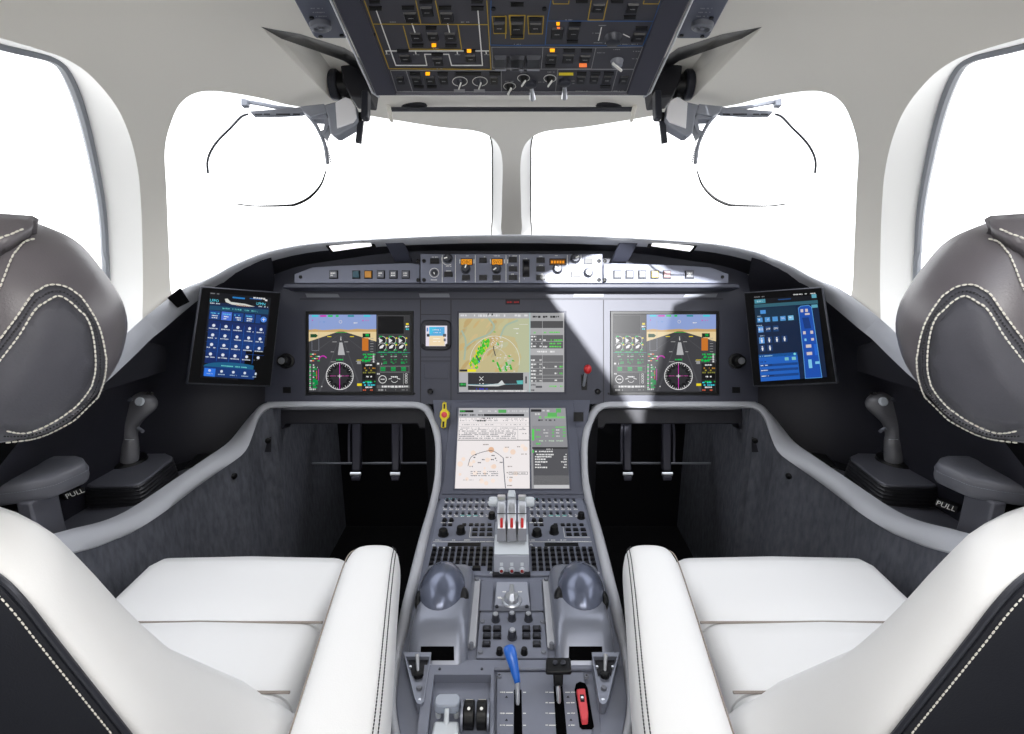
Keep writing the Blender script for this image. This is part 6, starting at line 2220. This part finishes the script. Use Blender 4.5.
# --- lighting panel
lp = thing('light_control_panel', 'panel of knurled knobs and square keys in the middle of the pedestal', 'control panel', PEDF.on(512, 640))
MB().prism([PEDF.on(x, y) for x, y in ((480, 614), (543.5, 614), (548.5, 660), (476, 660))], (0, 0, 0.004), 0.99).build('plate', 'ped', lp, bevel=0.001)
for x, y, r, hh, m_ in ((495.8, 622.5, 3.9, 0.013, 'gunmetal'), (512, 621.5, 3.9, 0.013, 'gunmetal'), (528.3, 622, 3.9, 0.013, 'gunmetal'), (512.3, 640, 4.4, 0.015, 'gunmetal'), (499.6, 655.5, 3.3, 0.010, 'black'), (524.2, 655.5, 3.3, 0.010, 'black')):
    kk = knob(PEDF, x, y, r, hh, m_, lp, h0=0.004)
    if m_ == 'gunmetal':
        MB().lathe(PEDF.on(x, y, 0.004 + hh), (0, 0, 1), [(0, PEDF.scale(x, y) * r * 0.7), (0.002, PEDF.scale(x, y) * r * 0.62), (0.002, 0)], 16).build('cap', 'silver', kk)
for y, xs in ((631.5, (487, 497.2, 526.3, 536.8)), (638.8, (487, 497.2, 526.3, 536.8)), (646.8, (486.5, 536.8))):
    for x in xs:
        kk = pbtn(x, y, 8.4, 5.4, 0.004, 'key', lp, 'key', 0.004)
        q = pbtn(x, y, 5.6, 3.2, 0.0012, 'gunmetal', kk, 'key_cap', 0.008)
for x, y in ((482.5, 623.8), (542.5, 624), (480.4, 654.5), (543.5, 654.5)):
    knob(PEDF, x, y, 2.6, 0.003, 'mid_grey', lp, name='screw', h0=0.004, seg=14)

# --- cross bar and lower plates
MB().prism([PEDF.on(x, y) for x, y in ((412, 662.5), (611, 662.5), (611, 672), (412, 672))], (0, 0, 0.006)).build('cross_bar', 'ped', ped, bevel=0.002)
for s in (-1, 1):
    MB().prism([PEDF.on(X(x, s), y) for x, y in ((402, 664), (425, 672.5), (424, 700), (421, 760), (403, 760), (397, 700))], (0, 0, 0.002)).build('side_plate', 'ped', ped, smooth=0)

# --- toggle switches on their wedge-shaped brackets
for s, nm in SIDES:
    t = thing('trim_toggle', 'metal toggle switch in a wedge-shaped bracket at the %s rear corner of the pedestal' % nm, 'switch', PEDF.on(X(418, s), 700), 'trim toggles')
    wd = [(403.8, 656.5), (431.5, 656.5), (430.5, 664), (424, 706), (421, 709), (417.5, 708), (415, 703)]
    TFm = Frame((0, 0, PED_Z + 0.012), (0, 0, 1))
    w0 = [TFm.on(X(x, s), y) for x, y in wd]
    MB().prism([p - Vector((0, 0, 0.012)) for p in w0], (0, 0, 0.012), 0.98).build('bracket', 'ped_metal', t, bevel=0.0015)
    cpt = sum(w0, Vector()) / len(w0)
    inn = [cpt + (p - cpt) * 0.84 for p in w0]
    mb = MB()
    mb.loft([[p for p in w0] + w0[:1], [p + Vector((0, 0, 0.008)) for p in w0] + [w0[0] + Vector((0, 0, 0.008))], [p + Vector((0, 0, 0.008)) for p in inn] + [inn[0] + Vector((0, 0, 0.008))], [p for p in inn] + inn[:1]], closed=False)
    mb.build('bracket_rim', 'ped_metal', t, smooth=0)
    mb = MB()
    mb.prism([TFm.on(X(x, s), y, 0.0005) for x, y in ((408, 658.5), (428.5, 658.5), (425, 676), (412, 676))], (0, 0, 0.001))
    mb.build('well', 'groove', t, smooth=0)
    MB().lathe(TFm.on(X(418.2, s), 676), (0, 0, 1), [(0, 0.007), (0.006, 0.007), (0.007, 0.0045), (0.007, 0)], 16).build('boot', 'black', t)
    MB().tube([TFm.on(X(418.2, s), 675, 0.004), TFm.on(X(418, s), 669, 0.016), TFm.on(X(417.8, s), 666, 0.022)], [0.002, 0.003, 0.0036], 10).build('bat', 'silver', t)
    for x, y, r in ((410.5, 668, 1.5), (426, 668, 1.5), (419.2, 688.5, 2.8), (420, 701.5, 2.2)):
        knob(TFm, X(x, s), y, r, 0.003, 'silver' if r < 2.5 else 'mid_grey', t, name='screw', h0=0.0005, seg=12)

# --- tray with the clear guard and the two rollers (left rear)
tr = thing('stowage_tray', 'open blue-grey tray at the left rear of the pedestal, left of the blue lever', 'tray', PEDF.on(460, 700))
TZ = 0.016
oo = [PEDF.on(x, y, 0) for x, y in ((425, 673.5), (494, 673.5), (493.5, 780), (414, 780))]
ii = [PEDF.on(x, y, 0) for x, y in ((434.5, 683.5), (491, 683.5), (489.5, 775), (424, 775))]
up = Vector((0, 0, TZ))
mb = MB()
mb.loft([r + r[:1] for r in (oo, [p + up for p in oo], [p + up for p in ii], ii)], closed=False)
mb.build('tray_rim', 'ped', tr, smooth=0, bevel=0.0)
MB().prism([p for p in ii], (0, 0, 0.001)).build('tray_floor', 'ped', tr, smooth=0)
for x, y in ((440, 678), (482, 678)):
    knob(PEDF, x, y, 1.3, 0.002, 'gunmetal', tr, name='screw', h0=TZ, seg=10)
g = thing('clear_guard', 'pale translucent guard on two feet inside the pedestal tray', 'guard', PEDF.on(447, 712))
M['clear'] = mat('clear_grey_plastic', (168, 176, 190), 0.15)
M['clear'].node_tree.nodes['Principled BSDF'].inputs['Transmission Weight'].default_value = 0.35
gz = PED_Z + 0.001
gf = Frame((0, 0, gz + 0.014), (0, 0, 1))
cxy = gf.on(447.5, 706)
MB().prism([Vector((cxy.x + a, cxy.y + b, gz + 0.012)) for a, b in ((-0.018, -0.008), (-0.012, -0.012), (0.012, -0.012), (0.018, -0.008), (0.019, 0.004), (0.014, 0.011), (-0.014, 0.011), (-0.019, 0.004))], (0, 0, 0.014), 0.94).build('cap', 'clear', g, bevel=0.002)
for dx in (-0.0125, 0.0125):
    MB().lathe((cxy.x + dx, cxy.y - 0.004, gz), (0, 0, 1), [(0, 0.004), (0.012, 0.004)], 12).build('foot', 'light_grey', g)
g2 = thing('latch_lever', 'small pale latch lever on a forked bracket at the front of the tray', 'latch', PEDF.on(447, 735))
c0 = PEDF.on(446.5, 731, 0.001)
MB().prism([Vector((c0.x + a, c0.y + b, gz)) for a, b in ((-0.02, -0.03), (0.02, -0.03), (0.018, 0.006), (-0.018, 0.006))], (0, 0, 0.012), 0.9).build('bracket', 'light_grey', g2, bevel=0.003)
MB().tube([Vector((c0.x, c0.y, gz + 0.01)), Vector((c0.x, c0.y + 0.012, gz + 0.024))], [0.004, 0.003], 10).build('lever', 'light_grey', g2)
for k, x in enumerate((469.5, 482.0)):
    r_ = thing('roller_wheel', '%s dark roller wheel with pale ticks in the pedestal tray' % ('left-hand' if k == 0 else 'right-hand'), 'wheel', PEDF.on(x, 722), 'tray rollers')
    c0 = PEDF.on(x, 722, 0.012)
    MB().lathe(c0 - RT * 0.0068, RT, [(0, 0), (0, 0.017), (0.001, 0.018), (0.0126, 0.018), (0.0136, 0.017), (0.0136, 0)], 28).build('wheel', 'black', r_)
    MB().prism([c0 + Vector((-0.005, 0.012, 0.0135)), c0 + Vector((0.005, 0.012, 0.0135)), c0 + Vector((0.005, 0.0105, 0.0148)), c0 + Vector((-0.005, 0.0105, 0.0148))], (0, 0, 0.001)).build('tick', 'line_white', r_, smooth=0)
    MB().lathe(c0 + Vector((0, -0.006, 0.017)), (0, -0.3, 1), [(0, 0.0022), (0.0008, 0.0022), (0.0008, 0)], 10).build('dot', 'line_white', r_)
for x in (462.8, 488.6):
    c0 = PEDF.on(x, 722, 0.01)
    MB().lathe(c0 - RT * 0.0015, RT, [(0, 0), (0, 0.02), (0.003, 0.02), (0.003, 0)], 24).build('roller_cheek', 'ped_metal', tr)

# --- lever plate
pp = thing('lever_plate', 'grey plate with lever slots and white position marks, right rear of the pedestal', 'plate', PEDF.on(545, 700))
MB().prism([PEDF.on(x, y) for x, y in ((496.5, 674), (583.5, 674), (599, 780), (495.5, 780))], (0, 0, 0.004), 0.995).build('plate', 'ped', pp, bevel=0.001)
PF2 = Frame((0, 0, PED_Z + 0.004), (0, 0, 1))
for sl in (((514.2, 690), (521.5, 690), (523, 775), (513.2, 775)), ((553.5, 686), (562.5, 686), (570.5, 775), (558.5, 775))):
    MB().prism([PF2.on(x, y) for x, y in sl], (0, 0, 0.0006)).build('slot', 'black_matt', pp, smooth=0)
c = Canvas(lambda x, y, h: PF2.on(x, y, h), 0.0005)
for y in (692.5, 703, 713.5, 725.5):
    if y != 703:
        c.rect(506, y - 0.4, 513, y + 0.5, None); c.rect(523, y - 0.4, 526, y + 0.5, None)
        c.scrib(500, y - 0.6, 505, 1.3, None, 1.0)
    c.rect(549, y - 0.4, 554.5 + (y - 692) * 0.1, y + 0.5, None); c.rect(565 + (y - 692) * 0.1, y - 0.4, 570, y + 0.5, None)
    c.scrib(545.5, y - 0.6, 548, 1.2, None, 1.0); c.scrib(571, y - 0.6, 575, 1.2, None, 1.0)
c.build('position_marks', pp, 'line_white')
for x, y in ((506.5, 697), (506.5, 720), (568, 697), (571, 720)):
    c = Canvas(lambda x, y, h: PF2.on(x, y, h), 0.0005)
    c.poly([(x - 1.6, y + 1), (x + 1.6, y + 1), (x, y - 1.2)], None)
    c.build('arrow_mark', pp, 'black')
for x, y in ((499.3, 676.5), (586.5, 677)):
    kk = knob(PF2, x, y, 2.5, 0.003, 'mid_grey', pp, name='screw', seg=14)
    cc_ = Canvas(lambda a, b, h: PF2.on(a, b, h + 0.003), 0.0004)
    cc_.rect(x - 1.3, y - 0.3, x + 1.3, y + 0.3, None); cc_.rect(x - 0.4, y - 1, x + 0.4, y + 1, None)
    cc_.build('cross', kk, 'black')

fl = thing('flap_lever', 'blue-gripped lever on a metal shaft rising from the left slot', 'lever', PF2.on(517.8, 704))
MB().tube([PF2.on(517.8, 704, -0.002), at(517.6, 690, 0.798), at(517.2, 682, 0.803)], [0.0042, 0.0045, 0.004], 12, flat=0.7).build('shaft', 'silver', fl)
gp = [at(517.6, 683, 0.802), at(516, 676, 0.807), at(513.3, 664, 0.814), at(511, 655, 0.821), at(509.5, 649.5, 0.826), at(508.9, 646.8, 0.829), at(508.8, 645.8, 0.830)]
MB().tube(gp, [0.0042, 0.0056, 0.0074, 0.0088, 0.0093, 0.0076, 0.003], 16).build('grip', 'blue', fl, smooth=180)

ab = thing('airbrake_lever', 'black T-handled lever on a metal shaft rising from the right slot', 'lever', PF2.on(558.5, 700))
MB().tube([PF2.on(559, 702, -0.002), at(558.4, 692, 0.797), at(558.2, 686, 0.80)], [0.0045, 0.0048, 0.0045], 12, flat=0.7).build('shaft', 'silver', ab)
mb = MB()
mb.prism([at(x, y, 0.805) for x, y in ((553.2, 671), (563.5, 671), (562.8, 687), (554, 687))], FW * 0.012)
mb.build('stem', 'black', ab, bevel=0.002)
mb = MB()
bq = [at(545.6, 671, 0.80), at(571.8, 671, 0.80), at(570.5, 657, 0.835), at(546.2, 657, 0.835)]
mb.prism(bq, (0, 0, -0.008), 1.0)
mb.build('t_handle', 'black', ab, bevel=0.003, bseg=3)
for x in (555, 563):
    p = at(x, 663, 0.818)
    MB().lathe(p + Vector((0, 0, -0.003)), (0, -0.25, 1), [(0, 0.0038), (0.006, 0.0038), (0.0064, 0)], 12).build('handle_stud', 'gunmetal', ab)

rg = thing('red_release', 'red release lever in a rounded black slot at the right rear of the pedestal', 'lever', PF2.on(583, 712))
sl = [PF2.on(x, y) for x, y in ((576, 684), (580, 682), (585, 683.5), (587.5, 688), (594, 727), (592, 729.5), (582, 729.5), (579.5, 727), (574.5, 690))]
MB().prism(sl, (0, 0, 0.0008)).build('slot', 'black_matt', rg, smooth=0)
MB().prism([PF2.on(x, y, 0.001) for x, y in ((576, 692.5), (585, 692), (588.5, 718), (587.8, 725.5), (581.8, 726), (580.5, 719))], (0, 0, 0.008), 0.93).build('red_cover', 'salmon', rg, bevel=0.0012)
MB().prism([PF2.on(x, y, 0.009) for x, y in ((579.6, 700), (583.6, 700), (584.4, 707), (580.4, 707))], (0, 0, 0.0008)).build('opening', 'black', rg, smooth=0)
MB().lathe(PF2.on(582, 704, 0.009), (0, 0, 1), [(0, 0.0022), (0.003, 0.002), (0.003, 0)], 12).build('stud', 'silver', rg)
